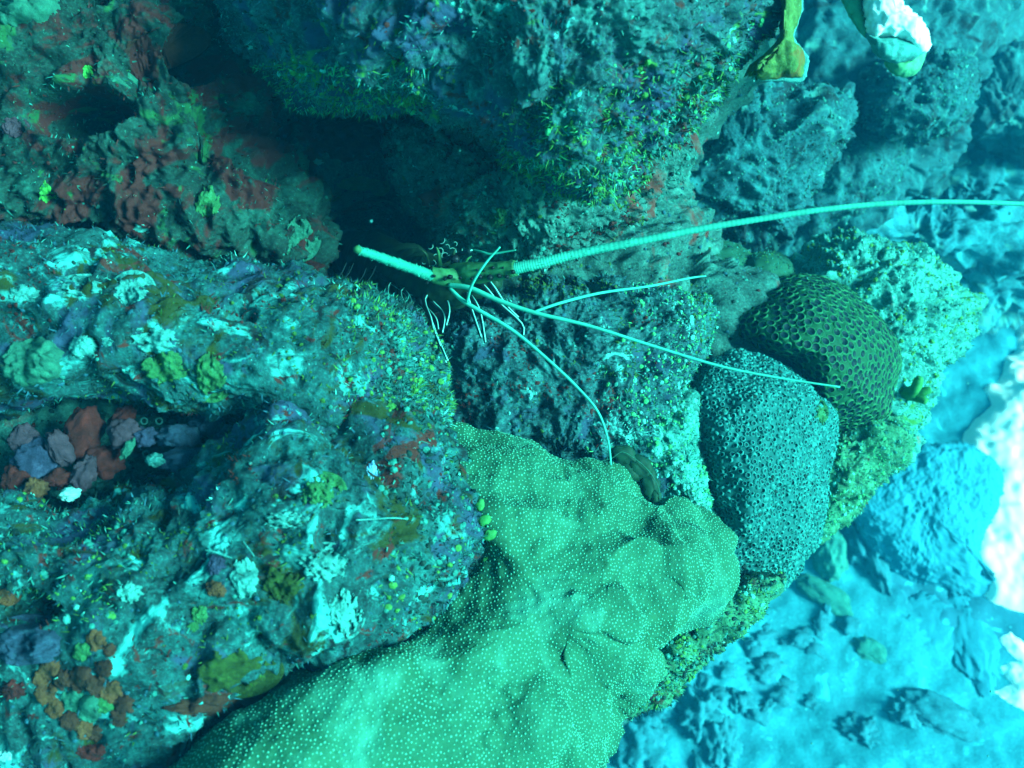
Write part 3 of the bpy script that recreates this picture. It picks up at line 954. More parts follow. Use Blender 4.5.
# thin forked feelers
tube('antennule', [(449, 285, 1.20), (470, 288, 1.185), (500, 301, 1.17), (536, 313, 1.155), (590, 326, 1.14), (650, 345, 1.13), (720, 366, 1.12), (780, 378, 1.11), (840, 387, 1.10)],
     [.0032, .0034, .0032, .0027, .0022, .0019, .0017, .0014, .0011], M_ant, 7, lob, LB)
tube('antennule', [(534, 312, 1.157), (560, 303, 1.16), (600, 293, 1.17), (650, 286, 1.18), (690, 278, 1.19), (706, 276, 1.195)], [.0018, .0019, .0018, .0016, .0014, .0010], M_ant, 7, lob, LB)
tube('antennule', [(450, 288, 1.20), (462, 300, 1.19), (480, 311, 1.18), (512, 330, 1.165), (545, 357, 1.15), (578, 388, 1.14), (598, 412, 1.135), (608, 440, 1.13), (611, 465, 1.125)],
     [.0024, .0030, .0029, .0025, .0021, .0018, .0016, .0014, .0011], M_ant, 7, lob, LB)
tube('antennule', [(467, 302, 1.185), (471, 287, 1.165), (478, 274, 1.15), (488, 260, 1.14), (500, 247, 1.13)], [.0018, .0019, .0018, .0016, .0011], M_ant, 7, lob, LB)


def leg(path, r0=.0042, r1=.0022):
    lg = tube('leg', path, np.linspace(r0, r1, len(path)), M_leg, 7, lob, LB, sub=3)
    for sgn in (-1, 1):
        off = [(x + sgn * (r0 * (1 - k / len(path)) + r1) * 330 * .8, y - sgn * .9, d - r0 * .55) for k, (x, y, d) in enumerate(path)]
        if sgn > 0 or r0 > .0049:
            tube('stripe', off, [.0009] * len(off), M_line, 5, lg, LB, sub=3)


leg([(373, 270, 1.38), (390, 281, 1.33), (404, 291, 1.30), (410, 300, 1.28), (413, 314, 1.23), (419, 331, 1.17)], .005, .0018)
leg([(400, 285, 1.34), (389, 284, 1.32), (387, 296, 1.26), (386, 309, 1.20)], .0036, .0015)
leg([(415, 294, 1.31), (420, 303, 1.28), (427, 312, 1.26), (437, 338, 1.19), (447, 361, 1.14)], .005, .0016)
leg([(425, 292, 1.30), (432, 302, 1.28), (441, 311, 1.27), (444, 320, 1.25), (442, 333, 1.22)], .004, .0015)
leg([(418, 300, 1.31), (430, 312, 1.30), (436, 320, 1.29), (438, 330, 1.285)], .003, .0012)
leg([(462, 288, 1.27), (472, 298, 1.25), (480, 314, 1.235), (485, 343, 1.225)], .0044, .0015)
leg([(474, 284, 1.25), (483, 286, 1.235), (497, 302, 1.225), (521, 324, 1.215), (523, 336, 1.21)], .0046, .0015)
leg([(480, 280, 1.25), (490, 283, 1.24), (505, 305, 1.235), (518, 318, 1.23)], .0036, .0015)
leg([(432, 290, 1.29), (424, 300, 1.26), (430, 318, 1.22), (433, 330, 1.19), (440, 346, 1.15)], .004, .0015)
leg([(408, 286, 1.32), (400, 292, 1.29), (404, 306, 1.25), (408, 322, 1.20)], .004, .0014)
leg([(466, 290, 1.26), (468, 300, 1.24), (474, 318, 1.225), (481, 338, 1.215)], .0036, .0014)
leg([(436, 292, 1.29), (446, 300, 1.27), (449, 312, 1.255), (446, 326, 1.24)], .003, .0012)
leg([(445, 294, 1.28), (430, 295, 1.29), (413, 294, 1.30), (404, 290, 1.31)], .005, .0034)
leg([(425, 268, 1.30), (447, 259, 1.27), (460, 254, 1.25), (471, 251, 1.235)], .004, .003)
tube('leg', [(473, 250, 1.235), (482, 252, 1.225), (490, 254, 1.22), (504, 252, 1.215), (516, 250, 1.21)], [.0016, .0018, .0018, .0015, .0010], M_antw, 6, lob, LB)
for (x, y) in ((430, 246), (436, 257), (440, 251), (447, 247), (433, 263), (427, 268), (445, 256), (452, 252), (441, 240), (424, 262), (455, 244), (450, 258), (459, 250)):
    a = rng.uniform(0, 6.28, 4)
    rr_ = rng.uniform(2.0, 4.2)
    st = rng.uniform(0, 6.28)
    tube('mouth_spine', [(x + rr_ * math.cos(st + t), y + rr_ * math.sin(st + t), 1.275) for t in np.linspace(0, rng.uniform(2.2, 4.0), 5)], [.0007, .0008, .0007, .0006, .0004], M_curl, 5, lob, LB, sub=3)
for k in range(10):
    x, y = rng.uniform(345, 380), rng.uniform(262, 290)
    tube('leg_bristle', [(x, y, 1.33), (x - 4, y + 9, 1.32), (x - 11, y + 18, 1.31)], [.0009, .0009, .0005], M_leg, 5, lob, LB, sub=3)


# ------------------------------------------------------------------ small growths on the rocks
def on(s, px, py, lift=0.0):
    """depth of a built front at a pixel"""
    v = s.v[:s.front] - CAM
    d = v @ FWD
    X, Y = 512 + FPX * (v @ RIGHT) / d, 384 - FPX * (v @ UP) / d
    k = np.argsort((X - px) ** 2 + (Y - py) ** 2)[:40]
    near = k[((X[k] - px) ** 2 + (Y[k] - py) ** 2) < 30]
    return float((d[near] if len(near) else d[k[:3]]).min()) - lift


def C(name, col, rough=0.7, var=0.35, scale=60, bump=0.25):
    return mat_simple(name, col, rough, var, scale, bump)


def G(name, col, dark, light, seed, sc_=60):
    """a living crust: a given colour, mottled dark and pale"""
    return mat_reef(name, dark, col, light, [], sc_, speck=light, speck_at=0.70, seed=seed, grain=1.0, bump=0.7)


M_lime = G('lime_sponge', (0.10, 0.40, 0.06), (0.05, 0.20, 0.03), (0.20, 0.60, 0.14), 21)
M_pcr = G('pale_encrusting', (0.10, 0.36, 0.33), (0.03, 0.13, 0.12), (0.24, 0.60, 0.54), 22)
M_ygc = G('yellow_green_crust', (0.05, 0.17, 0.05), (0.015, 0.06, 0.02), (0.11, 0.36, 0.20), 23)
M_gcr = G('green_crust', (0.045, 0.18, 0.12), (0.015, 0.06, 0.05), (0.11, 0.34, 0.22), 24)
M_redsp = G('red_sponge', (0.17, 0.012, 0.010), (0.04, 0.005, 0.005), (0.34, 0.025, 0.02), 25)
M_lil = G('lilac_sponge', (0.12, 0.035, 0.055), (0.03, 0.010, 0.018), (0.26, 0.09, 0.12), 26)  # red, lilac and blue growths darkened: the hollow's shade put into their colours
M_lilb = G('blue_lilac_sponge', (0.06, 0.045, 0.10), (0.015, 0.015, 0.03), (0.15, 0.12, 0.20), 27)
M_or = G('orange_sponge', (0.26, 0.06, 0.022), (0.09, 0.02, 0.012), (0.40, 0.13, 0.06), 28)
M_brn = G('brown_crust', (0.13, 0.026, 0.015), (0.04, 0.010, 0.008), (0.20, 0.06, 0.035), 29)
M_white = C('white_growth', (0.35, 0.55, 0.52), 0.6, 0.2, 60, 0.2)
M_bead = C('pale_blue_bead', (0.25, 0.40, 0.60), 0.4, 0.1, 60, 0)
M_worm = C('worm_tube', (0.06, 0.16, 0.15))
M_bluer = G('blue_purple_stone', (0.05, 0.06, 0.12), (0.015, 0.02, 0.035), (0.12, 0.22, 0.28), 30)
M_olive = G('olive_algae', (0.05, 0.07, 0.012), (0.015, 0.02, 0.006), (0.10, 0.16, 0.03), 31)
M_lime2 = C('lime_algae', (0.05, 0.20, 0.05), 0.6, 0.4, 80, 0.2)
M_dkflap = C('dark_green_flap', (0.010, 0.04, 0.022), 0.6, 0.4, 60, 0.3)


def px2m(n, d):
    return n * d / FPX


def grow(name, mat, s, px, py, rx, ry, label, cat, rz=None, seed=None, amp=0.35, n=44, lift=0.0, rot=0.0, group=None, f=1.6, parent=None, base=None):
    """a growth that follows the rock under it: swollen in the middle, ragged, its edge sunk into the rock"""
    seed = seed or int(px * 7 + py)
    w = s.v[:s.front] - CAM
    dd = w @ FWD
    X, Y = 512 + FPX * (w @ RIGHT) / dd, 384 - FPX * (w @ UP) / dd
    R_ = max(rx, ry) * 1.6 + 14
    k = np.nonzero((np.abs(X - px) < R_) & (np.abs(Y - py) < R_))[0]
    X, Y, dd = X[k], Y[k], dd[k]
    g = np.linspace(-1, 1, n)
    A, B = np.meshgrid(g, g)
    A, B = A.ravel(), B.ravel()
    U, V = A * np.sqrt(1 - B * B / 2), B * np.sqrt(1 - A * A / 2)
    r_ = np.clip(np.hypot(U, V), 0, 1)
    U, V = U * 1.45, V * 1.45
    q = np.stack([U * f, V * f, U * 0 + seed * 1.37], 1)
    c, s_ = math.cos(rot), math.sin(rot)
    x, y = U * rx, V * ry
    x, y = px + x * c - y * s_, py + x * s_ + y * c
    D2 = (x[:, None] - X[None]) ** 2 + (y[:, None] - Y[None]) ** 2
    j = np.argsort(D2, 1)[:, :6]
    wt = 1 / (np.take_along_axis(D2, j, 1) + 2.0)
    dep = (dd[j] * wt).sum(1) / wt.sum(1)
    dc = float(np.median(dep))
    dep = np.minimum(dep, dc + px2m(max(rx, ry) * 0.7, dc))
    hz = px2m(rz or 0.42 * min(rx, ry), dc)
    pp = P(x, y, dep)
    body = 1 - (r_ * 1.45) ** 2 + amp * (1.5 * noise(q * 1.3, seed) + 0.9 * noise(q * 2.9, seed + 1) + 0.5 * noise(q * 6.5, seed + 2))
    body = np.where(r_ > 0.96, -0.5, body)
    fine = 0.35 * noise(q * 3 + 9, seed) + 0.30 * (0.6 - cells(q * 3.4, seed + 4)) + 0.22 * noise(q * 8, seed + 5)
    hgt = hz * (np.sqrt(np.clip(body, 0, 1)) * (1 + fine)) + 0.0018 * noise(pp * 160, 5) - np.where(body < 0, 0.006, 0.0)
    v = pp - hgt[:, None] * FWD
    idx = np.arange(n * n).reshape(n, n)
    q4 = np.stack([idx[:-1, :-1], idx[1:, :-1], idx[1:, 1:], idx[:-1, 1:]], -1).reshape(-1, 4)
    rim = np.concatenate([idx[0, :-1], idx[:-1, -1], idx[-1, :0:-1], idx[:0:-1, 0]])
    m = len(rim)
    back = v[rim] + FWD * px2m(4, dc)
    cur = np.arange(m) + n * n
    v = np.concatenate([v, back, back.mean(0)[None]])
    q4 = np.concatenate([q4, np.stack([rim, np.roll(rim, -1), np.roll(cur, -1), cur], -1)])
    q3 = np.stack([cur, np.roll(cur, -1), np.full(m, len(v) - 1)], -1)
    org = np.array([v[:, 0].mean(), v[:, 1].mean(), v[:, 2].min()])
    if parent is not None:
        return put(name, mesh_from(name, v - base, q4, q3, [mat]), parent)
    return tag(put(name, mesh_from(name, v - org, q4, q3, [mat]), None, org), label, cat, group)


grow('sponge', M_lime, left, 45, 193, 6, 11, 'bright lime green sponge blob near the left edge', 'sponge')
grow('sponge', M_pcr, left, 24, 213, 9, 7, 'pale mint sponge blob just below the lime green one', 'sponge')
grow('sponge', M_lime, left, 88, 72, 5, 7, 'tiny lime sponge beside the round dark hollow, top left', 'sponge')
grow('sponge', M_pcr, left, 140, 228, 7, 4, 'small pale sponge under the maroon crusts', 'sponge')
grow('sponge', M_lil, left, 12, 128, 10, 10, 'round pinkish lilac sponge at the left edge', 'sponge')
grow('sponge', M_gcr, left, 22, 4, 38, 22, 'flat teal green sponge in the top left corner', 'sponge', rz=14, amp=0.25)
grow('sponge', M_or, left, 205, 5, 9, 7, 'small orange sponge at the very top edge', 'sponge')
grow('sponge', M_brn, left, 160, 45, 34, 15, 'dark maroon sponge lobe beside the hollow near the top', 'sponge', rz=12, rot=-0.2)
grow('sponge', M_gcr, left, 135, 78, 22, 9, 'green lichen like crust under the maroon lobe', 'sponge', amp=0.6)
grow('sponge', M_ygc, left, 208, 202, 12, 15, 'yellow green speckled crust on the rock left of the crevice', 'sponge', amp=0.5)
grow('sponge', M_gcr, left, 300, 235, 14, 18, 'green crust on the rock tip beside the dark hole', 'sponge', amp=0.5)
grow('crust', M_pcr, upper, 24, 294, 16, 9, 'leftmost of the three pale crust blobs in a row', 'crust', amp=0.35)
grow('crust', M_pcr, upper, 82, 286, 21, 9, 'long middle one of the three pale crust blobs', 'crust', amp=0.5)
grow('crust', M_pcr, upper, 131, 291, 16, 15, 'round right hand one of the three pale crust blobs', 'crust', amp=0.3)
grow('crust', M_pcr, upper, 84, 347, 15, 11, 'bright pale crust below the row of three', 'crust', amp=0.5)
grow('crust', M_pcr, upper, 107, 342, 6, 5, 'small pale bead of crust right beside a bright crust', 'crust')
grow('crust', M_ygc, upper, 210, 374, 16, 20, 'yellow green crust knob above the worm tubes', 'crust', amp=0.4)
grow('crust', M_ygc, upper, 165, 368, 22, 16, 'patchy yellow green and pale crust left of the knob', 'crust', amp=0.6)
grow('crust', M_pcr, upper, 155, 340, 22, 12, 'pale turquoise crust in the middle of the rounded boulder', 'crust', amp=0.7)
grow('crust', M_gcr, upper, 34, 362, 32, 24, 'big round green crust over the sponge hollow', 'crust', rz=14, amp=0.3)
grow('tunicate', M_ygc, under, 498, 218, 9, 11, 'smooth pale green egg shaped sea squirt above the lobster', 'sea squirt', rz=8, amp=0.08, rot=0.5)
grow('bead', M_bead, wall, 343, 157, 4, 4, 'tiny pale blue bead on the back wall of the crevice', 'sea squirt', rz=4, amp=0.08, n=14)
grow('sponge', M_brn, wall, 350, 135, 38, 24, 'brown sponge on the back wall under the big overhang', 'sponge', rz=20, amp=0.4)
grow('crust', M_ygc, wall, 358, 182, 16, 5, 'thin yellow green crust just above the black hole', 'crust', amp=0.5)
grow('crust', M_ygc, wall, 379, 186, 7, 6, 'small pale green tuft at the end of the thin crust', 'crust', amp=0.7)
grow('crust', M_white, wall, 318, 162, 5, 3, 'tiny white shell fragment in the shade of the crevice', 'shell', amp=0.5, n=14)

# sponge hollow
def hollow(name, mat, x, y, d, rx, ry, lab, cat='sponge', rot=0.0, rz=8, amp=0.3, group=None):
    return lump(name, mat, x, y, d, px2m(rx * 1.1, d), px2m(ry * 1.1, d), px2m(rz * 1.5, d), int(x * 3 + y), amp * 1.1, 48, None, None, lab, cat, group, rot)


bed_ = reef('hollow_rock', 'dark rock floor of the sponge hollow', 'rock', M_wall,
            [(-150, 380), (60, 385), (160, 388), (250, 395), (275, 430), (250, 470), (180, 500), (60, 520), (-150, 530)], 1.28, 0.12, 110, 0.4, 0.03, 10, 161)
turf(bed_, 1500, 1500, TM_red)
hollow('sponge', M_redsp, 84, 434, 1.10, 17, 24, 'deep red upright sponge lobe in the hollow', rot=-0.3)
hollow('sponge', M_lil, 60, 448, 1.075, 9, 17, 'pinkish lilac sponge tongue leaning in front of the deep red lobe', rot=0.5)
hollow('sponge', M_lilb, 36, 462, 1.08, 22, 19, 'broad blue lilac sponge fold at the left of the hollow')
hollow('sponge', M_redsp, 122, 418, 1.11, 13, 8, 'red rim of a sponge above the lilac lobes', rot=0.7)
hollow('sponge', M_lil, 124, 434, 1.085, 14, 13, 'lilac rounded sponge lobe under the red rim', rot=0.3)
hollow('sponge', M_lilb, 146, 437, 1.09, 10, 9, 'small blue lilac sponge lobe, rightmost of the lobes')
hollow('sponge', M_gcr, 128, 449, 1.075, 4, 11, 'narrow green sponge finger between the lilac lobes', rot=-0.5, rz=4)
hollow('sponge', M_redsp, 104, 462, 1.10, 17, 14, 'dark red sponge at the bottom of the hollow')
hollow('sponge', M_lil, 84, 474, 1.075, 10, 16, 'lilac sponge blade hanging over the lower boulder', rot=-0.4)
hollow('sponge', M_or, 36, 488, 1.06, 8, 9, 'orange yellow sponge bead at the lower left of the hollow', amp=0.5)
hollow('sponge', M_redsp, 18, 480, 1.075, 14, 14, 'dark red sponge against the left edge')
hollow('sponge', M_redsp, 60, 478, 1.075, 12, 8, 'reddish orange sponge strip under the broad lilac fold')
hollow('crust', M_white, 70, 494, 1.045, 8, 6, 'bright white growth under the lilac blade', 'crust')
hollow('sponge', M_lil, 24, 440, 1.09, 12, 14, 'dusky pink sponge at the left end of the hollow')
hollow('stone', M_bluer, 178, 437, 1.10, 18, 11, 'blue grey stone below the worm tubes', 'stone', rz=12)
hollow('stone', M_bluer, 206, 424, 1.12, 12, 11, 'small speckled stone beside the worm tubes', 'stone', rz=10)
hollow('stone', M_bluer, 185, 460, 1.08, 26, 11, 'long bluish stone lying on the lower boulder', 'stone', rz=12, rot=0.1)
hollow('stone', M_bluer, 228, 440, 1.12, 12, 12, 'dark blue stone at the right end of the hollow', 'stone', rz=10)
hollow('crust', M_pcr, 156, 460, 1.07, 9, 6, 'pale crust patch left of the long bluish stone', 'crust')
WORM = ['ring shaped worm tube opening straight above the blue grey stone', 'rightmost ring shaped worm tube opening, under the yellow green knob', 'ring shaped worm tube opening between the lilac lobes and the blue grey stone',
        'ring shaped worm tube opening touching the small speckled stone', 'leftmost ring shaped worm tube opening, right behind the lilac lobe', 'lowest ring shaped worm tube opening, left of the long bluish stone', 'topmost ring shaped worm tube opening in the dark hollow']
for i, (x, y) in enumerate(((175, 402), (222, 403), (159, 421), (188, 420), (144, 421), (146, 454), (180, 394))):
    d = 1.145
    an = np.linspace(0, 2 * math.pi, 9)
    o = tube('worm_tube', [(x + 3.2 * math.cos(a), y + 3.2 * math.sin(a), d) for a in an], [.0013] * 9, M_worm, 6, sub=2)
    tag(o, WORM[i], 'worm tube', 'ring shaped worm tubes in the hollow')

# orange nodules, brown flap, purple stone, petals and leaves on the lower boulder
ns = empty('nodular_sponge', P(80, 700, on(lower, 80, 700)), 'lumpy orange brown sponge at the lower left', 'sponge')
base = np.array(ns.location)
for (x, y, r_, m) in ((50, 668, 9, M_or), (42, 680, 8, M_or), (46, 694, 10, M_or), (56, 708, 9, M_or), (70, 720, 9, M_brn), (85, 730, 9, M_or), (95, 733, 7, M_brn), (64, 680, 9, M_brn),
                      (80, 678, 11, M_brn), (96, 686, 10, M_brn), (112, 692, 10, M_or), (124, 704, 9, M_brn), (118, 718, 8, M_brn), (72, 700, 10, M_gcr), (90, 708, 12, M_gcr), (104, 704, 9, M_ygc),
                      (104, 668, 8, M_brn), (82, 652, 8, M_ygc), (96, 640, 9, M_or), (110, 650, 6, M_brn)):
    grow('nodule', m, lower, x, y, r_ * 1.15, r_ * 1.15, None, None, rz=r_ * .55, amp=0.4, n=22, parent=ns, base=base)
grow('crust', M_brn, lower, 225, 704, 56, 11, 'long rusty brown crust along the foot of the lower boulder', 'crust', rz=8, amp=0.35, rot=-0.05)
grow('crust', M_pcr, lower, 255, 692, 30, 4, 'thin frilly pale edge above the rusty brown crust', 'crust', rz=5, amp=0.7, rot=-0.15)
grow('crust', M_brn, lower, 330, 697, 24, 4, 'narrow reddish crust strip where boulder meets dotted coral', 'crust', rz=5, amp=0.4, rot=0.3)
grow('crust', M_ygc, lower, 285, 688, 10, 7, 'mustard yellow crust beside the frilly pale edge', 'crust', amp=0.5)
grow('stone', M_bluer, lower, 28, 645, 34, 20, 'blue purple smooth stone near the lower left edge', 'stone', rz=16, amp=0.25)
grow('sponge', M_redsp, lower, 12, 690, 13, 11, 'dark red sponge below the blue purple stone', 'sponge')
grow('sponge', M_redsp, lower, 92, 752, 14, 9, 'dark red sponge near the bottom edge', 'sponge')
grow('crust', M_white, lower, 4, 756, 8, 5, 'small white growth in the bottom left corner', 'crust')
grow('sponge', M_or, lower, 4, 596, 9, 8, 'orange sponge at the left edge over a dark pit', 'sponge')
grow('crust', M_lilb, lower, 215, 564, 11, 10, 'pale violet petal of crust in the middle of the lower boulder', 'crust', rz=5)
grow('crust', M_pcr, lower, 245, 578, 14, 19, 'pale turquoise petal of crust beside the violet one', 'crust', rz=6, amp=0.4)
grow('sponge', M_or, lower, 216, 589, 11, 8, 'orange knob below the violet petal', 'sponge', rz=6, rot=0.4)
grow('sponge', M_ygc, lower, 200, 614, 8, 9, 'yellow green bead under the orange knob', 'sponge', rz=5)
grow('sponge', M_ygc, lower, 193, 627, 5, 5, 'smaller mustard bead below the yellow green bead', 'sponge', rz=4)
grow('algae_clump', M_olive, lower, 283, 584, 19, 17, 'dark olive algae clump right of the turquoise petal', 'algae', rz=9, amp=0.6)
grow('algae_clump', M_olive, lower, 230, 672, 36, 20, 'dark olive brown algae mat above the rusty crust', 'algae', rz=7, amp=0.5)
grow('crust', M_pcr, lower, 325, 565, 22, 15, 'ragged bright pale crust on the right half of the boulder', 'crust', rz=6, amp=0.7, f=2.4)
grow('crust', M_pcr, lower, 345, 612, 14, 20, 'ragged bright pale crust below and right of the first', 'crust', rz=6, amp=0.7, f=2.4)
grow('crust', M_pcr, lower, 285, 520, 20, 8, 'bright pale crust streak high on the lower boulder', 'crust', rz=5, amp=0.7, f=2.4)
grow('crust', M_ygc, lower, 320, 492, 18, 14, 'yellow green pale crust above the bright streak', 'crust', rz=5, amp=0.7, f=2.4)
grow('crust', M_pcr, lower, 130, 592, 12, 10, 'bright turquoise crust left of the petals', 'crust', rz=5, amp=0.6, f=2.2)
grow('crust', M_bead, lower, 372, 470, 5, 9, 'small pale violet growth near the top of the boulder', 'crust', rz=4)
for lab, pts in (('thin pale hydroid thread on the upper right of the boulder', [(356, 520), (375, 519), (392, 518), (408, 519)]),
                 ('pale thread sticking left from the violet petal', [(205, 550), (215, 552), (226, 556), (232, 558)]),
                 ('short pale thread above the turquoise petal', [(243, 541), (248, 548), (254, 556)])):
    tag(tube('hydroid', [(x, y, on(lower, x, y, .004)) for x, y in pts], [.0006, .0010, .0009, .0005][:len(pts)], M_pcr, 6), lab, 'hydroid')


def leaves(name, label, mat, spots, seed, s):
    r_ = random.Random(seed)
    x0, y0 = spots[0][:2]
    t_ = empty(name, P(x0, y0, on(s, x0, y0)), label, 'algae')
    b = np.array(t_.location)
    for (x, y, r) in spots:
        d = on(s, x, y, 0.006)
        lump('frond', mat, x, y, d, px2m(r, d), px2m(r * .75, d), px2m(2.2, d), int(x * 5 + y), 0.45, 16, t_, b, rot=r_.uniform(-1.5, 1.5))


leaves('leafy_algae', 'lime green leafy algae over the seam of boulder and dotted coral', M_lime2, [(413, 662, 7), (420, 668, 7), (410, 674, 7), (417, 682, 6), (404, 668, 5)], 3, lower)
leaves('leafy_algae', 'lime green leafy algae on the boulder edge above the dark gap', M_lime2, [(430, 634, 9), (440, 628, 8), (422, 640, 7), (445, 640, 6), (432, 646, 6)], 4, lower)
leaves('leafy_algae', 'pale green leafy fringe at the right rim of the lower boulder', M_lime2, [(484, 520, 7), (490, 535, 7), (492, 550, 7), (486, 562, 6), (494, 515, 5), (480, 505, 6)], 5, lower)
fl = empty('algae_flap', P(640, 490, 1.30), 'dark green folded algae flap at the top edge of the dotted coral', 'algae')
b = np.array(fl.location)
for (x, y, rx, ry, ro) in ((624, 456, 14, 10, -.6), (640, 468, 14, 12, -.8), (650, 484, 10, 15, .1), (632, 472, 12, 8, -.7), (655, 496, 6, 9, 0.2)):
    lump('frond', M_dkflap, x, y, 1.29, px2m(rx, 1.3), px2m(ry, 1.3), .006, int(x + y), .35, 20, fl, b, rot=ro)
tube('pale_edge', [(598, 462, 1.285), (612, 458, 1.282), (622, 452, 1.28), (634, 458, 1.28), (648, 470, 1.28), (658, 486, 1.28), (660, 500, 1.285)], [.0006] * 7, M_gcr, 6, fl, b)

# pale plates at the top
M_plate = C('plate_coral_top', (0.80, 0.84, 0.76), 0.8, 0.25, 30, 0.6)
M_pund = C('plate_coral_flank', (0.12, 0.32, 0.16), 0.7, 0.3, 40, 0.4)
M_pyel = mat_reef('yellow_plate', (0.07, 0.09, 0.02), (0.14, 0.17, 0.04), (0.22, 0.30, 0.10), [((0.26, 0.09, 0.02), 18, 0.54, 0.64)], 14, speck=(0.3, 0.5, 0.3), speck_at=0.72, seed=40)
rel = lambda a: (lambda s: a * noise(s.v * 40, 500) + a * 0.8 * (0.5 - cells(s.v * 60, 501)) + a * .5 * noise(s.v * 110, 502))
pc = empty('plate_coral', P(885, 30, 1.75), 'bright white topped plate coral jutting in from the top', 'coral')
b = np.array(pc.location)


def piece(name, mat, parent, b, out, d0, bulge, thick, amp, tilt=(0, 0), n=70, prof=2.2):
    s = solid(out, d0, bulge, n, thick, relief=rel(amp), tilt=tilt, prof=prof)
    s.base = b
    return put(name, mesh_from(name, s.v - b, s.q4, s.q3, [mat]), parent)


piece('upper_face', M_plate, pc, b, [(850, -60), (862, 0), (866, 22), (870, 40), (888, 38), (905, 42), (922, 52), (929, 48), (930, 36), (922, 20), (912, 10), (900, -4), (890, -60)], 1.75, 0.05, .05, .007, (-0.02, 0))
piece('front_lip', M_pcr, pc, b, [(866, 34), (872, 48), (880, 58), (892, 63), (908, 60), (924, 52), (914, 42), (895, 37), (880, 37)], 1.74, 0.035, .05, .003)
piece('flank', M_pund, pc, b, [(832, -60), (838, -10), (846, 12), (860, 32), (868, 38), (866, 18), (862, -4), (852, -60)], 1.78, 0.03, .05, .003)
piece('lower_lobe', M_pund, pc, b, [(884, 62), (900, 62), (916, 56), (926, 50), (922, 66), (910, 77), (896, 76)], 1.80, 0.03, .08, .003)
pl = empty('plate_coral', P(785, 60, 1.14), 'yellow green plate coral with a pale frilled rim, left of the white one', 'coral')
b = np.array(pl.location)
piece('plate', M_pyel, pl, b, [(780, -60), (800, -60), (801, 0), (797, 20), (792, 38), (800, 50), (806, 60), (804, 76), (798, 80), (778, 79), (760, 80), (742, 78), (764, 66), (776, 46), (784, 14)], 1.12, 0.03, .05, .005, n=80)
tube('rim', [(800, -60, 1.115), (801, 0, 1.115), (797, 20, 1.115), (792, 38, 1.115), (800, 50, 1.115), (805, 60, 1.115), (803, 75, 1.115), (797, 80, 1.115), (778, 79, 1.115), (760, 80, 1.115)],
     [.003, .003, .0025, .0025, .003, .004, .004, .003, .002, .001], M_pcr, 8, pl, b, spiny=0.6)
fk = empty('forked_coral', P(905, 400, 1.82), 'small pale yellow green forked coral on the right edge of the knobbly rock', 'coral')
b = np.array(fk.location)
for path, r_ in (([(895, 398, 1.84), (906, 394, 1.80), (914, 391, 1.78), (918, 382, 1.77), (920, 377, 1.765)], [.014, .013, .011, .009, .006]),
                 ([(908, 394, 1.80), (918, 393, 1.78), (926, 391, 1.77), (931, 390, 1.765)], [.011, .010, .008, .005]),
                 ([(910, 395, 1.80), (920, 398, 1.78), (926, 402, 1.77)], [.010, .009, .006])):
    tube('branch', path, r_, M_lime2, 10, fk, b, spiny=0.2)
grow('sponge', M_ygc, tb_s, 821, 414, 6, 10, 'small yellow green sponge at the top right of the tube coral', 'sponge', rz=6, amp=0.5)

# ------------------------------------------------------------------ things lying on the seabed
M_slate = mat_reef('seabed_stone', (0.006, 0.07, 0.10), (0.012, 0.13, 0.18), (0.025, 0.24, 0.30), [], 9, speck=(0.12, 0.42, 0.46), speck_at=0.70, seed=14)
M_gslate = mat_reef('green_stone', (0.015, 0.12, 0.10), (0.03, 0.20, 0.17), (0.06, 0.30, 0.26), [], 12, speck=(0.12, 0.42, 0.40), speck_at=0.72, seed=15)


def stone(px, py, rx, ry, h, label, name='stone', mat=None, amp=0.35, group=None, rot=0.0, cat='stone', sink=0.5, n=60):
    """a stone bedded in the silt: radii in pixels along the ground's x and y"""
    g = ground(px, py)
    d = (g - CAM) @ FWD
    a, b = px2m(rx, d), px2m(ry, d) / 0.8
    u, q = ball(max(3, n // 3))
    u = u * (1 + amp * (noise(u * 1.7 + px, 7) + .6 * noise(u * 4 + py, 8) + 0.4 * noise(u * 9 + py, 8) + 0.2 * noise(u * 20 + py, 8) + .5 * (.5 - cells(u * 3 + px, 9))))[:, None]
    c, s_ = math.cos(rot), math.sin(rot)
    x, y = u[:, 0] * a, u[:, 1] * b
    v = np.stack([x * c - y * s_, x * s_ + y * c, u[:, 2] * h + h * (0.6 - sink)], 1)
    return tag(put(name, mesh_from(name, v, q, None, [mat or M_slate]), None, g - np.array([0, 0, 0.02])), label, cat, group)


stone(826, 552, 18, 26, .13, 'pointed green stone under the tube coral', mat=M_gslate, amp=0.18)
stone(862, 535, 18, 40, .12, 'dark knobbly stone right of the pointed green stone', amp=0.4)
stone(828, 596, 34, 12, .05, 'flat tilted slab below the pointed green stone', mat=M_gslate, rot=-0.7, amp=0.15)
stone(880, 575, 10, 18, .05, 'small pale oval stone right of the dark knobbly stone', amp=0.15)
stone(940, 715, 40, 17, .05, 'long dark slab on the silt at the lower right', rot=-0.55, amp=0.2)
stone(905, 715, 20, 12, .05, 'dark stone left of the long dark slab', rot=-0.5, amp=0.4)
stone(865, 735, 18, 13, .05, 'dark ragged stone at the bottom of the silt', rot=-0.5, amp=0.5)
stone(872, 650, 22, 12, .035, 'low greenish slab in the middle of the silt', mat=M_gslate, rot=-0.8, amp=0.2)
stone(930, 622, 36, 24, .03, 'wide flat slab with a pale rim left of the white sand', mat=M_blue, amp=0.2, rot=0.9)
stone(972, 640, 26, 40, .035, 'curved flat slab beside the small ragged white sand', mat=M_blue, amp=0.25)
stone(640, 745, 34, 30, .10, 'rounded pale rubble lump against the dotted coral at the bottom', amp=0.35)
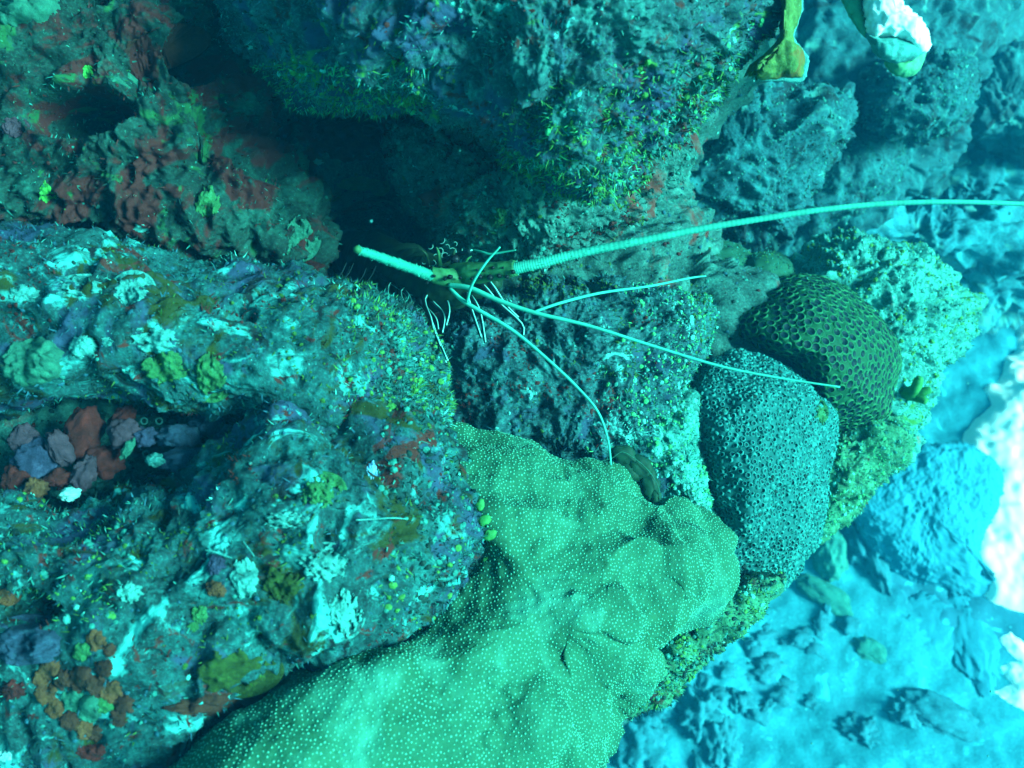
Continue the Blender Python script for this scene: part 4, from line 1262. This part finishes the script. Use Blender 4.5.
stone(700, 715, 24, 22, .09, 'dark craggy rubble lump below the mossy shelf', amp=0.45)
stone(720, 745, 20, 26, .08, 'second craggy rubble lump left of the open silt', amp=0.45)
stone(660, 700, 26, 14, .08, 'shadowed rubble lump right under the mossy shelf', amp=0.4)
rr = random.Random(5)
for k in range(44):
    t_ = rr.random()
    px, py = 640 + 190 * t_ + rr.uniform(-45, 45), 735 - 130 * t_ + rr.uniform(-20, 60)
    stone(px, py, rr.uniform(5, 15), rr.uniform(4, 11), rr.uniform(.02, .05), 'small dark piece of coral rubble on the silt below the mossy shelf', 'rubble', None, 0.5, 'coral rubble on the seabed', rr.uniform(0, 3), 'rubble', 0.35, 18)

# ------------------------------------------------------------------ specks drifting in the water
m = 46
pp = P(rng.uniform(120, 1010, m), rng.uniform(10, 760, m), rng.uniform(0.75, 1.25, m))
rs = rng.uniform(.0006, .0014, m)
v, f = scatter(NOD_V, NOD_F, pp, np.tile(-FWD, (m, 1)), rs, rs, rs, rng.random(m) * 6)
tag(put('drifting_specks', mesh_from('drifting_specks', v, None, f, [M_pcr])), 'tiny pale specks drifting in the water before the reef', None, None, 'stuff')

# ------------------------------------------------------------------ the water
hz = bpy.data.materials.new('sea_water')
hz.use_nodes = True
hn, hl = hz.node_tree.nodes, hz.node_tree.links
for n_ in list(hn):
    if n_.type != 'OUTPUT_MATERIAL':
        hn.remove(n_)
pv = hn.new('ShaderNodeVolumePrincipled')
pv.inputs['Color'].default_value = (0.02, 0.50, 0.95, 1)
pv.inputs['Absorption Color'].default_value = (0.75, 0.90, 0.97, 1)
pv.inputs['Density'].default_value = 0.018
pv.inputs['Anisotropy'].default_value = 0.15
hl.new(pv.outputs[0], [n_ for n_ in hn if n_.type == 'OUTPUT_MATERIAL'][0].inputs['Volume'])
x0, x1, y0, y1, z0, z1 = -31, 31, -13, 41, -1.6, 4.9
bv = [(x, y, z) for x in (x0, x1) for y in (y0, y1) for z in (z0, z1)]
bq = [(0, 1, 3, 2), (4, 6, 7, 5), (0, 4, 5, 1), (2, 3, 7, 6), (0, 2, 6, 4), (1, 5, 7, 3)]
tag(put('haze', mesh_from('haze', bv, bq, None, [hz], smooth=False)), 'clear blue green sea water round the whole reef', None, None, 'stuff')
